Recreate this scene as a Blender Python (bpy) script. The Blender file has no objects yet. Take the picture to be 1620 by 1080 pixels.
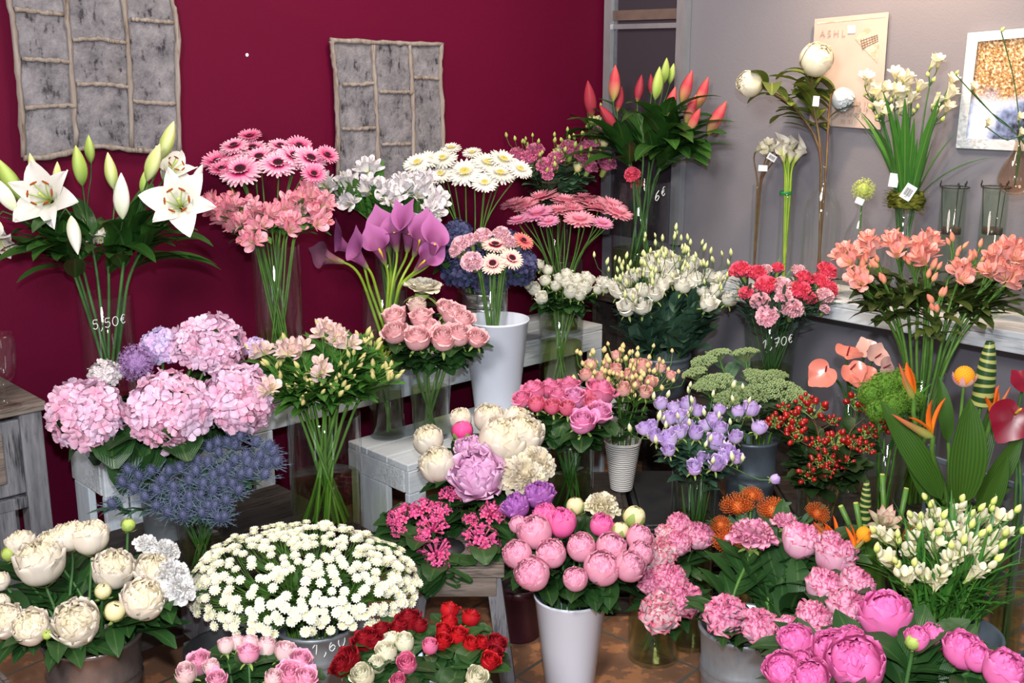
import bpy, math, random
import numpy as np
from mathutils import Vector, Quaternion, Matrix

SC = bpy.context.scene
COL = SC.collection
PI = math.pi
# ------------------------------------------------------------------ camera, light, exposure
EYE = 1.65
PITCH = math.radians(14.0)
CP, SP = math.cos(PITCH), math.sin(PITCH)
F = 1800.0
cam_d = bpy.data.cameras.new('camera'); cam_d.sensor_width = 36; cam_d.lens = F / 1620 * 36
cam_d.clip_start = 0.05
cam = bpy.data.objects.new('camera', cam_d); COL.objects.link(cam)
cam.location = (0, 0, EYE); cam.rotation_euler = (PI / 2 - PITCH, 0, 0)
SC.camera = cam

def hexlin(h):
    h = h.lstrip('#'); out = []
    for i in (0, 2, 4):
        c = int(h[i:i + 2], 16) / 255
        out.append(c / 12.92 if c <= 0.04045 else ((c + 0.055) / 1.055) ** 2.4)
    return tuple(out)

world = bpy.data.worlds.new('shop_air'); SC.world = world
world.use_nodes = True
bgn = world.node_tree.nodes['Background']
bgn.inputs[0].default_value = (1.0, 0.93, 0.86, 1); bgn.inputs[1].default_value = 0.30

def lamp(name, kind, loc, aim, energy, color, size=0.1, angle=None, blend=0.6):
    d = bpy.data.lights.new(name, kind); d.energy = energy; d.color = color
    if kind == 'AREA': d.shape = 'DISK'; d.size = size
    if kind == 'SPOT':
        d.spot_size = math.radians(angle); d.spot_blend = blend; d.shadow_soft_size = size
    o = bpy.data.objects.new(name, d); COL.objects.link(o); o.location = loc
    v = Vector(aim) - Vector(loc); o.rotation_euler = v.to_track_quat('-Z', 'Y').to_euler()
    return o
lamp('camera_flash', 'AREA', (0.02, 0.0, EYE + 0.24), (0.0, 3.4, 0.75), 44, (0.88, 0.94, 1.0), 0.08)
lamp('ceiling_spot_wall', 'SPOT', (1.13, 3.72, 2.50), (1.36, 3.96, 1.75), 78, (1.0, 0.68, 0.42), 0.05, 100, 1.0)
lamp('ceiling_spot_front', 'SPOT', (0.75, 2.2, 2.9), (1.0, 4.2, 1.1), 34, (1.0, 0.78, 0.55), 0.05, 80, 0.8)
lamp('ceiling_panel', 'AREA', (-0.9, -0.7, 2.75), (0.1, 3.6, 0.9), 88, (1.0, 0.96, 0.92), 0.7)
lamp('added_back_fill', 'AREA', (0.15, 3.0, 2.95), (0.25, 4.3, 0.5), 32, (1.0, 0.88, 0.74), 0.8)  # unseen fill lamp, added to brighten the middle and back rows
for x_, e_ in ((-2.1, 9), (2.3, 9)):
    w_ = lamp('added_vase_highlight', 'AREA', (x_, -1.3, 1.5), (0, 3.8, 0.9), e_, (0.86, 0.93, 1.0), 0.4); w_.data.shape = 'RECTANGLE'; w_.data.size_y = 1.7  # unseen lights added behind the camera for tall highlights on the vases

SC.view_settings.view_transform = 'Standard'; SC.view_settings.look = 'None'
SC.view_settings.exposure = 0.40; SC.view_settings.gamma = 1.0; SC.view_settings.use_curve_mapping = False
SC.cycles.max_bounces = 8; SC.cycles.diffuse_bounces = 3; SC.cycles.glossy_bounces = 3
SC.cycles.transmission_bounces = 4; SC.cycles.transparent_max_bounces = 40
SC.cycles.caustics_reflective = False; SC.cycles.caustics_refractive = False

# ------------------------------------------------------------------ pixel helpers
def ray(px, py):
    x = (px - 810) / F; u = (540 - py) / F
    return Vector((x, CP + u * SP, -SP + u * CP))
def at(px, py, Y):
    d = ray(px, py); return Vector((0, 0, EYE)) + d * (Y / d.y)
def tdep(p): return p[1] * CP + (EYE - p[2]) * SP
def zrow(py, Y):
    d = ray(810, py); return EYE + d.z * Y / d.y
CW = Vector((0.40, 5.00, 0)); WN = (Vector((.6820, -.7314, 0)), Vector((-.7314, -.6820, 0)))
def wall_gap(p): return min((Vector(p) - CW).dot(n) for n in WN)
def safe(p, m):
    e = Vector((0, 0, EYE)); k = 1.0
    while wall_gap(e + (p - e) * k) < m and k > .8: k -= .004
    return e + (p - e) * k
def project(p):
    t = tdep(p); q = (p[2] - EYE) * CP + p[1] * SP
    return 810 + F * p[0] / t, 540 - F * q / t

# ------------------------------------------------------------------ mesh builder
class MB:
    def __init__(s): s.V = []; s.UV = []; s.Fq = []; s.Mi = []; s.n = 0
    def add(s, P, faces, uv=None, mat=0):
        P = np.asarray(P, float).reshape(-1, 3)
        s.V.append(P); s.UV.append(np.zeros((len(P), 2)) if uv is None else np.asarray(uv, float).reshape(-1, 2))
        f = np.asarray(faces, int) + s.n
        s.Fq.append(f); s.Mi.append(np.full(len(f), mat)); s.n += len(P)
    def grid(s, P, uv=None, mat=0, closed=False):
        m, n = P.shape[:2]
        idx = np.arange(m * n).reshape(m, n)
        if closed: idx = np.concatenate([idx, idx[:, :1]], 1)
        f = np.stack([idx[:-1, :-1], idx[:-1, 1:], idx[1:, 1:], idx[1:, :-1]], -1).reshape(-1, 4)
        s.add(P, f, uv, mat)
    def copies(s, T, mats, uvx=None, mat=0):
        P, f, uv = T
        for i, (R, loc) in enumerate(mats):
            u = uv.copy()
            if uvx is not None: u[:, 0] = uvx[i]
            s.add(P @ R.T + loc, f, u, mat)
    def box(s, c, d, mat=0, rot=None):
        x, y, z = np.array(d) / 2
        P = np.array([(-x, -y, -z), (x, -y, -z), (x, y, -z), (-x, y, -z), (-x, -y, z), (x, -y, z), (x, y, z), (-x, y, z)])
        if rot is not None: P = P @ rot.T
        s.add(P + np.array(c), [(0, 3, 2, 1), (4, 5, 6, 7), (0, 1, 5, 4), (1, 2, 6, 5), (2, 3, 7, 6), (3, 0, 4, 7)], None, mat)
    def mesh(s, name, mats, smooth=True):
        me = bpy.data.meshes.new(name)
        V = np.concatenate(s.V); UV = np.concatenate(s.UV)
        tot = np.concatenate([np.full(len(f), f.shape[1]) for f in s.Fq])
        li = np.concatenate([f.ravel() for f in s.Fq])
        me.vertices.add(len(V)); me.vertices.foreach_set('co', V.ravel())
        me.loops.add(len(li)); me.loops.foreach_set('vertex_index', li)
        me.polygons.add(len(tot))
        me.polygons.foreach_set('loop_start', np.concatenate([[0], np.cumsum(tot)[:-1]]))
        me.polygons.foreach_set('loop_total', tot)
        me.polygons.foreach_set('material_index', np.concatenate(s.Mi))
        me.polygons.foreach_set('use_smooth', np.full(len(tot), smooth))
        me.update(calc_edges=True); me.validate()
        l = me.uv_layers.new(name='UVMap'); l.data.foreach_set('uv', UV[li].ravel())
        for m in (mats if isinstance(mats, (list, tuple)) else [mats]): me.materials.append(m)
        return me

def rotz(a): c, s = math.cos(a), math.sin(a); return np.array([[c, -s, 0], [s, c, 0], [0, 0, 1.0]])
def zto(d, spin=0.0):
    d = Vector(d).normalized(); q = Vector((0, 0, 1)).rotation_difference(d) @ Quaternion((0, 0, 1), spin)
    return q
def Rm(q, s=1.0): return np.array(q.to_matrix()) * s

def catmull(pts, n):
    p = np.array(pts, float); p = np.vstack([2 * p[0] - p[1], p, 2 * p[-1] - p[-2]])
    k = len(p) - 3; out = []
    for t in np.linspace(0, k, n):
        i = min(int(t), k - 1); f = t - i
        a, b, c, d = p[i:i + 4]
        out.append(.5 * (2 * b + (c - a) * f + (2 * a - 5 * b + 4 * c - d) * f * f + (3 * b - a - 3 * c + d) * f ** 3))
    return np.array(out)
def arc(a0, a1, L, r0=0.0, z0=0.0, n=7, p=1.0):
    v = np.linspace(0, 1, n); a = np.radians(a0 + (a1 - a0) * v ** p)
    am = (a[1:] + a[:-1]) / 2; d = L / (n - 1)
    r = np.concatenate([[r0], r0 + np.cumsum(np.sin(am)) * d]); z = np.concatenate([[z0], z0 + np.cumsum(np.cos(am)) * d])
    return np.stack([r, z], 1)
def prof(kind, n):
    v = np.linspace(0, 1, n) if np.ndim(n) == 0 else n
    if kind == 'round': return (1 - (1 - v) ** 2.2) ** .6 * np.sqrt(np.clip(1 - v ** 6, 0.012, 1)) * .95 + .05
    if kind == 'ray': return np.clip(v * 5, .35, 1) * np.sqrt(np.clip(1 - v ** 6, .1, 1))
    if kind == 'lance': return np.clip((v ** .55) * (1 - v) ** .75 * 2.0, .03, 1)
    if kind == 'lily': return np.clip(np.sin(PI * np.clip(v * .93 + .07, 0, 1)) ** .8 * (1.12 - .25 * v), .03, 2)
    if kind == 'fan': return (.15 + .85 * v ** 1.1) * np.sqrt(np.clip(1 - v ** 9, .35, 1))
    if kind == 'obov': return (.2 + .8 * np.sin(PI * .5 * np.clip(v * 1.25, 0, 1))) * np.sqrt(np.clip(1 - v ** 4, .03, 1))
    if kind == 'strap': return np.clip(v * 6, .5, 1) * np.clip((1 - v) * 3, .04, 1) ** .7
    if kind == 'oval': return np.clip(np.sin(PI * (v * .96 + .02)) ** .7, .05, 1)
    return np.ones(n)
def petal(mb, cl, w, phi, kind='round', nu=5, rc=None, ruf=0.0, fr=3.0, rng=random, cup=0.0, mat=0, uvx=None, tilt=0.0):
    n = len(cl); d = np.concatenate([[0], np.cumsum(np.linalg.norm(np.diff(cl, axis=0), axis=1))]); d /= d[-1]; vv = d
    if kind in ('round', 'obov', 'fan') and n > 3:      # rows closer together towards the rounded tip
        m = n + 2 if n > 5 else n; vv = 1 - (1 - np.linspace(0, 1, m)) ** 1.75
        if rc is not None and np.ndim(rc): rc = np.interp(vv, d, np.asarray(rc))
        cl = np.stack([np.interp(vv, d, cl[:, 0]), np.interp(vv, d, cl[:, 1])], 1); n = m
    W = w * prof(kind, vv)
    t = np.gradient(cl, axis=0); t /= np.linalg.norm(t, axis=1)[:, None] + 1e-9
    nr = np.stack([t[:, 1], -t[:, 0]], 1)
    u = np.linspace(-1, 1, nu)[None, :]; s = W[:, None] * u
    v = vv[:, None]
    if rc is None: inw = np.zeros_like(s); lat = s
    else:
        R = np.maximum(np.asarray(rc if np.ndim(rc) else np.full(n, rc)), .02)[:, None]
        a = np.clip(s / R, -2.6, 2.6); inw = R * (1 - np.cos(a)); lat = R * np.sin(a)
    inw = inw + cup * W[:, None] * u * u
    if ruf: inw = inw + ruf * v ** 2 * np.sin(fr * u + rng.uniform(0, 6)) * (1 + .5 * np.sin(2.3 * fr * u + rng.uniform(0, 6)))
    X = cl[:, :1] - nr[:, :1] * inw; Z = cl[:, 1:] - nr[:, 1:] * inw; Y = lat + tilt * v
    P = np.stack([X, Y, Z], -1) @ rotz(phi).T
    uv = np.stack([np.full_like(s, rng.random() if uvx is None else uvx), np.broadcast_to(v, s.shape)], -1)
    mb.grid(P, uv, mat)
def frames(P):
    T = np.gradient(P, axis=0); T /= np.linalg.norm(T, axis=1)[:, None] + 1e-12
    ref = np.array([0.3, 0.2, 1.0]) if abs(T[0] @ np.array([.3, .2, 1]) / 1.06) < .9 else np.array([1.0, .1, .2])
    N = np.cross(T, ref); N /= np.linalg.norm(N, axis=1)[:, None] + 1e-12
    return T, N, np.cross(T, N)
def tube(mb, P, r, sides=5, mat=0, uvx=.5, cap=False):
    P = np.asarray(P, float); n = len(P); T, N, B = frames(P)
    R = np.broadcast_to(np.asarray(r, float), (n,))[:, None, None]
    a = np.linspace(0, 2 * PI, sides, endpoint=False)
    Q = P[:, None] + R * (N[:, None] * np.cos(a)[None, :, None] + B[:, None] * np.sin(a)[None, :, None])
    if cap: Q = np.concatenate([np.repeat(P[:1, None], sides, 1), Q, np.repeat(P[-1:, None], sides, 1)])
    m = len(Q); uv = np.stack([np.full((m, sides), uvx), np.repeat(np.linspace(0, 1, m)[:, None], sides, 1)], -1)
    mb.grid(Q, uv, mat, closed=True)
def lathe(mb, prf, seg=40, mat=0, c=(0, 0, 0)):
    prf = np.array(prf, float); a = np.linspace(0, 2 * PI, seg, endpoint=False)
    P = np.stack([prf[:, :1] * np.cos(a), prf[:, :1] * np.sin(a), np.repeat(prf[:, 1:], seg, 1)], -1) + np.array(c)
    uv = np.stack([np.repeat((a / 2 / PI)[None], len(prf), 0), np.repeat(np.linspace(0, 1, len(prf))[:, None], seg, 1)], -1)
    mb.grid(P, uv, mat, closed=True)
def ball_t(seg=6, rings=4):
    mb = MB(); a = np.linspace(0, PI, rings + 1)
    lathe(mb, [(max(math.sin(x), .001), -math.cos(x)) for x in a], seg)
    return mb.V[0], mb.Fq[0], mb.UV[0] * 0 + .5
def fib(n, zmin=-1.0):
    i = np.arange(n) + .5; z = 1 - (1 - zmin) * i / n; ph = i * 2.399963
    r = np.sqrt(np.clip(1 - z * z, 0, 1)); return np.stack([r * np.cos(ph), r * np.sin(ph), z], 1)

# ------------------------------------------------------------------ materials
class NT:
    def __init__(s, name):
        s.m = bpy.data.materials.new(name); s.m.use_nodes = True; s.t = s.m.node_tree; s.t.nodes.clear()
        s.out = s.n('ShaderNodeOutputMaterial')
    def n(s, ty, **kw):
        nd = s.t.nodes.new(ty)
        for k, v in kw.items(): setattr(nd, k, v)
        return nd
    def l(s, a, b): s.t.links.new(a, b)
    def ramp(s, fac, stops, interp='LINEAR'):
        r = s.n('ShaderNodeValToRGB'); r.color_ramp.interpolation = interp
        e = r.color_ramp.elements
        while len(e) < len(stops): e.new(0.5)
        for el, (p, c) in zip(e, stops): el.position = p; el.color = (*c[:3], 1)
        s.l(fac, r.inputs[0]); return r.outputs[0]
    def mix(s, fac, a, b, mode='MIX'):
        m = s.n('ShaderNodeMix', data_type='RGBA', blend_type=mode)
        for sock, v in ((m.inputs[0], fac), (m.inputs[6], a), (m.inputs[7], b)):
            if hasattr(v, 'is_output'): s.l(v, sock)
            elif np.ndim(v): sock.default_value = (*v[:3], 1)
            else: sock.default_value = v
        return m.outputs[2]
    def math(s, op, a, b=0.0):
        m = s.n('ShaderNodeMath', operation=op)
        for sock, v in zip(m.inputs, (a, b)):
            if hasattr(v, 'is_output'): s.l(v, sock)
            else: sock.default_value = v
        return m.outputs[0]
    def noise(s, vec=None, scale=5, detail=4, rough=.5):
        t = s.n('ShaderNodeTexNoise'); t.inputs['Scale'].default_value = scale; t.inputs['Detail'].default_value = detail
        t.inputs['Roughness'].default_value = rough
        if vec is not None: s.l(vec, t.inputs['Vector'])
        return t.outputs['Fac']
    def objco(s, scale=(1, 1, 1), rot=(0, 0, 0)):
        c = s.n('ShaderNodeTexCoord'); mp = s.n('ShaderNodeMapping'); mp.inputs['Scale'].default_value = scale
        mp.inputs['Rotation'].default_value = rot
        s.l(c.outputs['Object'], mp.inputs['Vector']); return mp.outputs[0]
    def bsdf(s, col, rough=.5, spec=.4, metal=0.0, bump=None, bstr=.3, trans=0.0, tcol=None, bdist=.01):
        p = s.n('ShaderNodeBsdfPrincipled'); p.inputs['Specular IOR Level'].default_value = spec; p.inputs['Metallic'].default_value = metal
        if hasattr(rough, 'is_output'): s.l(rough, p.inputs['Roughness'])
        else: p.inputs['Roughness'].default_value = rough
        if hasattr(col, 'is_output'): s.l(col, p.inputs['Base Color'])
        else: p.inputs['Base Color'].default_value = (*col, 1)
        if bump is not None:
            b = s.n('ShaderNodeBump'); b.inputs['Strength'].default_value = bstr; b.inputs['Distance'].default_value = bdist
            s.l(bump, b.inputs['Height']); s.l(b.outputs[0], p.inputs['Normal'])
        sh = p.outputs[0]
        if trans:
            t = s.n('ShaderNodeBsdfTranslucent'); tc = col if tcol is None else tcol
            if hasattr(tc, 'is_output'): s.l(tc, t.inputs[0])
            else: t.inputs[0].default_value = (*tc, 1)
            m = s.n('ShaderNodeMixShader'); m.inputs[0].default_value = trans
            s.l(sh, m.inputs[1]); s.l(t.outputs[0], m.inputs[2]); sh = m.outputs[0]
        s.l(sh, s.out.inputs[0]); return s.m

def petal_mat(name, stops, alt=None, altf=.5, trans=.3, rough=.55, streak=None, var=.12, spec=.25):
    """stops along the petal (base to tip); alt is a second petal tone chosen petal by petal; streak is a fleck colour"""
    trans *= .55; t = NT(name); uv = t.n('ShaderNodeUVMap'); sx = t.n('ShaderNodeSeparateXYZ'); t.l(uv.outputs[0], sx.inputs[0])
    if isinstance(stops, str): stops = [(0, stops), (1, stops)]
    c = t.ramp(sx.outputs[1], [(p, tuple(x * min(1.2, max(.84 / max(hexlin(h)), .9)) for x in hexlin(h))) for p, h in stops])
    if alt: c = t.mix(t.math('MULTIPLY', sx.outputs[0], altf), c, hexlin(alt))
    oi = t.n('ShaderNodeObjectInfo')
    v = t.math('ADD', t.math('MULTIPLY', oi.outputs['Random'], var), 1 - var * .7)
    hs = t.n('ShaderNodeHueSaturation'); t.l(c, hs.inputs['Color']); t.l(v, hs.inputs['Value']); c = hs.outputs[0]
    if streak:
        nz = t.noise(t.objco((9, 9, 3)), 2.2, 3, .6)
        f = t.ramp(t.math('MULTIPLY', nz, sx.outputs[1]), [(.50, (0, 0, 0)), (.58, (1, 1, 1))])
        c = t.mix(f, c, hexlin(streak))
    return t.bsdf(c, rough, spec, trans=trans)
def leaf_mat(name, c1, c2, rough=.38, trans=.18, spec=.45, edge=None):
    t = NT(name); uv = t.n('ShaderNodeUVMap'); sx = t.n('ShaderNodeSeparateXYZ'); t.l(uv.outputs[0], sx.inputs[0])
    oi = t.n('ShaderNodeObjectInfo'); nz = t.noise(t.objco(), 14, 3)
    f = t.math('ADD', t.math('MULTIPLY', oi.outputs['Random'], .55), t.math('MULTIPLY', nz, .5))
    c = t.mix(f, hexlin(c1), hexlin(c2))
    mid = t.math('ABSOLUTE', t.math('SUBTRACT', sx.outputs[0], .5))
    c = t.mix(t.ramp(mid, [(0.0, (.6,) * 3), (.07, (0, 0, 0))]), c, hexlin(edge or '8fa860'))
    w = t.n('ShaderNodeTexWave', wave_type='BANDS', bands_direction='X'); w.inputs['Scale'].default_value = 4.5
    t.l(uv.outputs[0], w.inputs['Vector'])
    return t.bsdf(c, rough, spec, trans=trans, bump=w.outputs['Fac'], bstr=.15)
def plain(name, h, rough=.5, spec=.4, metal=0.0, trans=0.0, nscale=None, h2=None, bstr=.0):
    t = NT(name)
    if nscale:
        nz = t.noise(t.objco(), nscale, 5); c = t.mix(t.ramp(nz, [(.35, (0, 0, 0)), (.65, (1, 1, 1))]), hexlin(h), hexlin(h2 or h))
        return t.bsdf(c, rough, spec, metal, bump=nz if bstr else None, bstr=bstr, trans=trans)
    return t.bsdf(hexlin(h), rough, spec, metal, trans=trans)
def glass_mat(name, tint, edge=.5, rough=.02, power=3.0):
    t = NT(name); lw = t.n('ShaderNodeLayerWeight'); lw.inputs[0].default_value = .5
    f = t.math('ADD', t.math('MULTIPLY', t.math('POWER', lw.outputs['Facing'], power), edge), .025)
    tr = t.n('ShaderNodeBsdfTransparent'); tr.inputs[0].default_value = (*tint, 1)
    g = t.n('ShaderNodeBsdfGlossy'); g.inputs['Roughness'].default_value = rough; g.inputs[0].default_value = (.95, .97, 1, 1)
    m = t.n('ShaderNodeMixShader'); t.l(f, m.inputs[0]); t.l(tr.outputs[0], m.inputs[1]); t.l(g.outputs[0], m.inputs[2])
    t.l(m.outputs[0], t.out.inputs[0]); return t.m
def wood_mat(name, a, b, c, scale=1.0, rough=.7, cracks=True, axis=0):
    t = NT(name); sc = [14 * scale] * 3; sc[axis] = 1.3 * scale
    co = t.objco(tuple(sc)); n1 = t.noise(co, 3, 6, .65); n2 = t.noise(t.objco(tuple(x * 3 for x in sc)), 3, 4, .6); n3 = t.noise(t.objco(), 5 * scale, 3)
    col = t.mix(t.ramp(n1, [(.33, (0, 0, 0)), (.68, (1, 1, 1))]), hexlin(a), hexlin(b))
    col = t.mix(t.ramp(t.math('MULTIPLY', n2, n3), [(.27, (0, 0, 0)), (.40, (1, 1, 1))]), col, hexlin(c))
    return t.bsdf(col, rough, .25, bump=n1, bstr=.2)
def metal_mat(name, a, b, rough=.35, metal=.75):
    t = NT(name); nz = t.noise(t.objco((1, 1, .35)), 9, 6, .65); n2 = t.noise(t.objco(), 60, 3)
    c = t.mix(t.ramp(nz, [(.3, (0, 0, 0)), (.7, (1, 1, 1))]), hexlin(a), hexlin(b))
    r = t.math('ADD', t.math('MULTIPLY', n2, .25), rough - .1)
    return t.bsdf(c, r, .5, metal, bump=n2, bstr=.05)

M = {}
M['stem'] = plain('stem_green', '5c8636', .45, .4, nscale=20, h2='436b28')
M['stem_d'] = plain('stem_dark_green', '46703a', .5, .35, nscale=20, h2='335728')
M['stem_y'] = plain('stem_bright', '9dbb3f', .4, .45, nscale=14, h2='7fa52e')
M['stem_b'] = plain('stem_brown', '5b3a2c', .5, .3, nscale=20, h2='6b5a34')
M['leaf'] = leaf_mat('leaf_mid', '2f5c26', '55803a')
M['leaf_d'] = leaf_mat('leaf_dark', '1c3d1c', '33592b', edge='55743c')
M['leaf_a'] = leaf_mat('leaf_alstroemeria', '2f6424', '528536')
M['leaf_g'] = leaf_mat('leaf_grey_green', '3c5f48', '5b7d5c', rough=.55, edge='7d9a78')
M['leaf_e'] = leaf_mat('leaf_eustoma', '28473a', '4b6d57', rough=.42, edge='6d8d74')
M['leaf_l'] = leaf_mat('leaf_lily', '1d421c', '3d6a2a', rough=.3, edge='5d8040')
M['leaf_o'] = leaf_mat('leaf_olive', '2c3f1c', '51602a', edge='5f6a38')
M['leaf_s'] = leaf_mat('leaf_strap', '2c6626', '4b8a35', rough=.35)
M['leaf_p'] = leaf_mat('leaf_silk', '3a4b18', '71802f', rough=.6, edge='8d9a48')
M['sepal'] = plain('sepal_green', '7d9a48', .5, .3, nscale=30, h2='a3b365')
M['glass'] = glass_mat('clear_glass', (.982, .99, .985), .38)
M['glass_d'] = glass_mat('wet_glass', (.90, .94, .90), .38)
M['water'] = glass_mat('flower_water', (.82, .87, .62), .45)
M['white_plastic'] = NT('white_plastic').bsdf(hexlin('e0e6f6'), .28, .45)
M['zinc'] = metal_mat('zinc', '7e868f', 'a4abb1', .42, .6)
M['zinc_d'] = metal_mat('zinc_blue', '5c6875', '7f8b98', .45, .5)
M['tin'] = metal_mat('polished_tin', 'c3c6c8', 'e0e0e0', .18, .95)
M['dark'] = plain('dark_plastic', '1c1d20', .45, .4, nscale=8, h2='2a2b2e')
M['copperish'] = metal_mat('old_metal', '7a706e', 'a0928d', .28, .75)
M['whitewood'] = wood_mat('whitewashed_wood', 'b9c1ca', 'd0d5da', 'a3a8ae', .8)
M['whitewood_v'] = wood_mat('whitewashed_wood_upright', 'b2bcc8', 'cbd2da', 'a0a8b2', .8, axis=2)
M['greywood'] = wood_mat('weathered_wood', '55555a', '84848a', '323236', 1.2, axis=2)
M['greywood_h'] = wood_mat('weathered_wood_top', '5f5550', '857a72', '3c3532', 1.2, axis=0)
M['darkwood'] = wood_mat('dark_wood', '2c2726', '453c38', '1a1716', 1.0)
M['paper'] = plain('tag_paper', 'eceef2', .7, .2)
M['ink'] = plain('ink', '3b3b44', .8, .1)
M['chalk'] = plain('white_marker', 'f4f4f6', .6, .2)

# ------------------------------------------------------------------ objects
def obj(name, me, parent=None, loc=None, q=None, s=None):
    o = bpy.data.objects.new(name, me); COL.objects.link(o)
    if parent is not None: o.parent = parent
    if loc is not None: o.location = loc
    if q is not None: o.rotation_mode = 'QUATERNION'; o.rotation_quaternion = q
    if s is not None: o.scale = (s, s, s) if np.ndim(s) == 0 else s
    return o
def tag(o, label, cat, group=None):
    o['label'] = label; o['category'] = cat
    if group: o['group'] = group
    n = len(label.split())
    if n < 4 or n > 16: print('LABEL LENGTH', n, label)
    return o
def thing(name, label, cat, loc=(0, 0, 0), rz=0.0, group=None):
    o = bpy.data.objects.new(name, None); COL.objects.link(o); o.empty_display_size = .02
    o.location = loc; o.rotation_euler = (0, 0, rz)
    if label: tag(o, label, cat, group)
    return o
def struct(name, me, loc=(0, 0, 0), rz=0.0, parent=None):
    o = obj(name, me, parent, loc); o.rotation_euler = (0, 0, rz)
    if parent is None: o['kind'] = 'structure'
    return o

# ------------------------------------------------------------------ flower heads (unit radius, base at origin, facing +Z)
CACHE = {}
def cached(fn):
    def w(*a):
        k = (fn.__name__,) + tuple(str(x) for x in a)
        if k not in CACHE: CACHE[k] = fn(*a)
        return CACHE[k]
    return w
@cached
def gerbera(seed, mat, flat=88):
    r = random.Random(seed); mb = MB()
    for ring, (n, L, a0, a1) in enumerate(((24, .84, flat + 4, flat + 10), (24, .80, flat - 6, flat + 2), (20, .42, flat - 38, flat - 20))):
        for i in range(n):
            ph = (i + .5 * ring) * 2 * PI / n + r.uniform(-.04, .04); l = L * r.uniform(.93, 1.05)
            petal(mb, arc(a0 + r.uniform(-5, 5), a1 + r.uniform(-7, 7), l, .17, .06 + .05 * ring, 5), .098 if ring < 2 else .05, ph, 'ray', 3, rng=r, cup=-.25)
    return mb.mesh('petals', mat)
@cached
def gerbera_eye(seed, mat, rim):
    mb = MB(); lathe(mb, [(.3, .12), (.27, .2), (.16, .24), (.02, .22)], 16)
    T = ball_t(5, 3); pts = fib(60, .1)
    mb.copies(T, [(np.eye(3) * .035, np.array([p[0] * .27, p[1] * .27, .16 + .09 * p[2]])) for p in pts], mat=0)
    for i in range(26):
        a = i * 2 * PI / 26; tube(mb, [(.27 * math.cos(a), .27 * math.sin(a), .16), (.36 * math.cos(a), .36 * math.sin(a), .25)], .022, 4, 1)
    return mb.mesh('eye', [mat, rim])
@cached
def daisy(seed, mat, eye):
    r = random.Random(seed); mb = MB()
    for ring in range(2):
        for i in range(11):
            petal(mb, arc(72 - 22 * ring, 96 - 20 * ring, .68, .32 - .05 * ring, .1 + .1 * ring, 3), .235, (i + .5 * ring) * 2 * PI / 11 + r.uniform(-.08, .08), 'ray', 3, rng=r, cup=.2)
    lathe(mb, [(.5, .1), (.45, .28), (.25, .4), (.02, .42)], 9, 1)
    return mb.mesh('flower_head', [mat, eye])
def calyx(mb, mat, r0=.35, L=.8, n=5, down=150):
    lathe(mb, [(.09, -.22), (.2, -.1), (.34, .05), (.3, .16)], 10, mat)
    for i in range(n): petal(mb, arc(95, down, L, r0 * .6, .05, 5), .12, i * 2 * PI / n + .3, 'lance', 3, mat=mat)
@cached
def rose(seed, mat, openness=.6, n=22):
    r = random.Random(seed); mb = MB()
    for i in range(n):
        s = i / (n - 1); R = .10 + (.62 + .12 * openness) * s ** .9; H = 1.5 - .45 * s * openness - .08 * s
        lip = max(0, (s - .3) / .7) * openness * r.uniform(.7, 1.15)
        cl = catmull([(.02, 0), (R * .75, .12), (R * 1.02, .5 * H), (R * (.97 + .15 * lip), .82 * H), (R * (.88 + .42 * lip), H * (1 - .08 * lip)), (R * (.84 + .66 * lip), H * (1 - .20 * lip))], 9)
        petal(mb, cl, max(.30, R * (1.5 - .5 * s)), i * 2.39996 + r.uniform(-.2, .2), 'round', 7, rc=np.maximum(cl[:, 0], R * .8), ruf=.015 + .03 * lip, fr=2.5, rng=r)
    calyx(mb, 1, .4, .7)
    return mb.mesh('flower_head', [mat, M['sepal']])
@cached
def rose_open(seed, mat):
    r = random.Random(seed); mb = MB()
    for i in range(26):
        s = i / 25; a = 8 + 78 * s ** .8; L = .62 + .42 * s
        petal(mb, arc(a * .55, a * 1.15, L, .03 + .05 * s, .1, 7), .30 + .18 * s, i * 2.39996, 'round', 7, rc=.45 + .6 * s, ruf=.05, fr=2.5, rng=r)
    calyx(mb, 1); return mb.mesh('flower_head', [mat, M['sepal']])
@cached
def peony(seed, mat, openness=.2, ruf=.05, ncore=16, sep=1):
    r = random.Random(seed); mb = MB(); n = 20 + ncore; oe = 36 + 62 * openness
    for i in range(n):
        q = i / (n - 1); R = (1.0 - .22 * q) * r.uniform(.93, 1.05); te = math.radians(oe * (1 - q) ** .85 * r.uniform(.8, 1.12) + 5)
        th = np.linspace(math.radians(168), te, 10); f = np.clip((np.linspace(0, 1, 10) - .7) / .3, 0, 1) ** 2
        rr = R * (1 + (.04 + .30 * openness * (1 - .5 * q)) * r.uniform(.6, 1.3) * f)
        cl = np.stack([rr * np.sin(th), .95 + .95 * rr * np.cos(th)], 1)
        petal(mb, cl, (.80 - .40 * q) * r.uniform(.9, 1.1), i * 2.39996 + r.uniform(-.25, .25), 'round', 7, rc=np.maximum(R * .9, .3), ruf=ruf * (1 + .6 * q), fr=3.6, rng=r, uvx=min(1, q * 1.1 * r.uniform(.6, 1.2)))
    P, Fc, UV_ = ball_t(14, 10); mb.add(P * .74 + np.array([0, 0, .93]), Fc, UV_)
    if sep:
        lathe(mb, [(.1, -.2), (.2, -.1), (.36, -.02), (.42, .05)], 10, 1)
        for i in range(4): petal(mb, arc(80, 15, .5, .25, -.02, 5), .24, i * PI / 2 + .4, 'oval', 4, rc=.7, mat=1)
    return mb.mesh('flower_head', [mat, M['sepal']])
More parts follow.
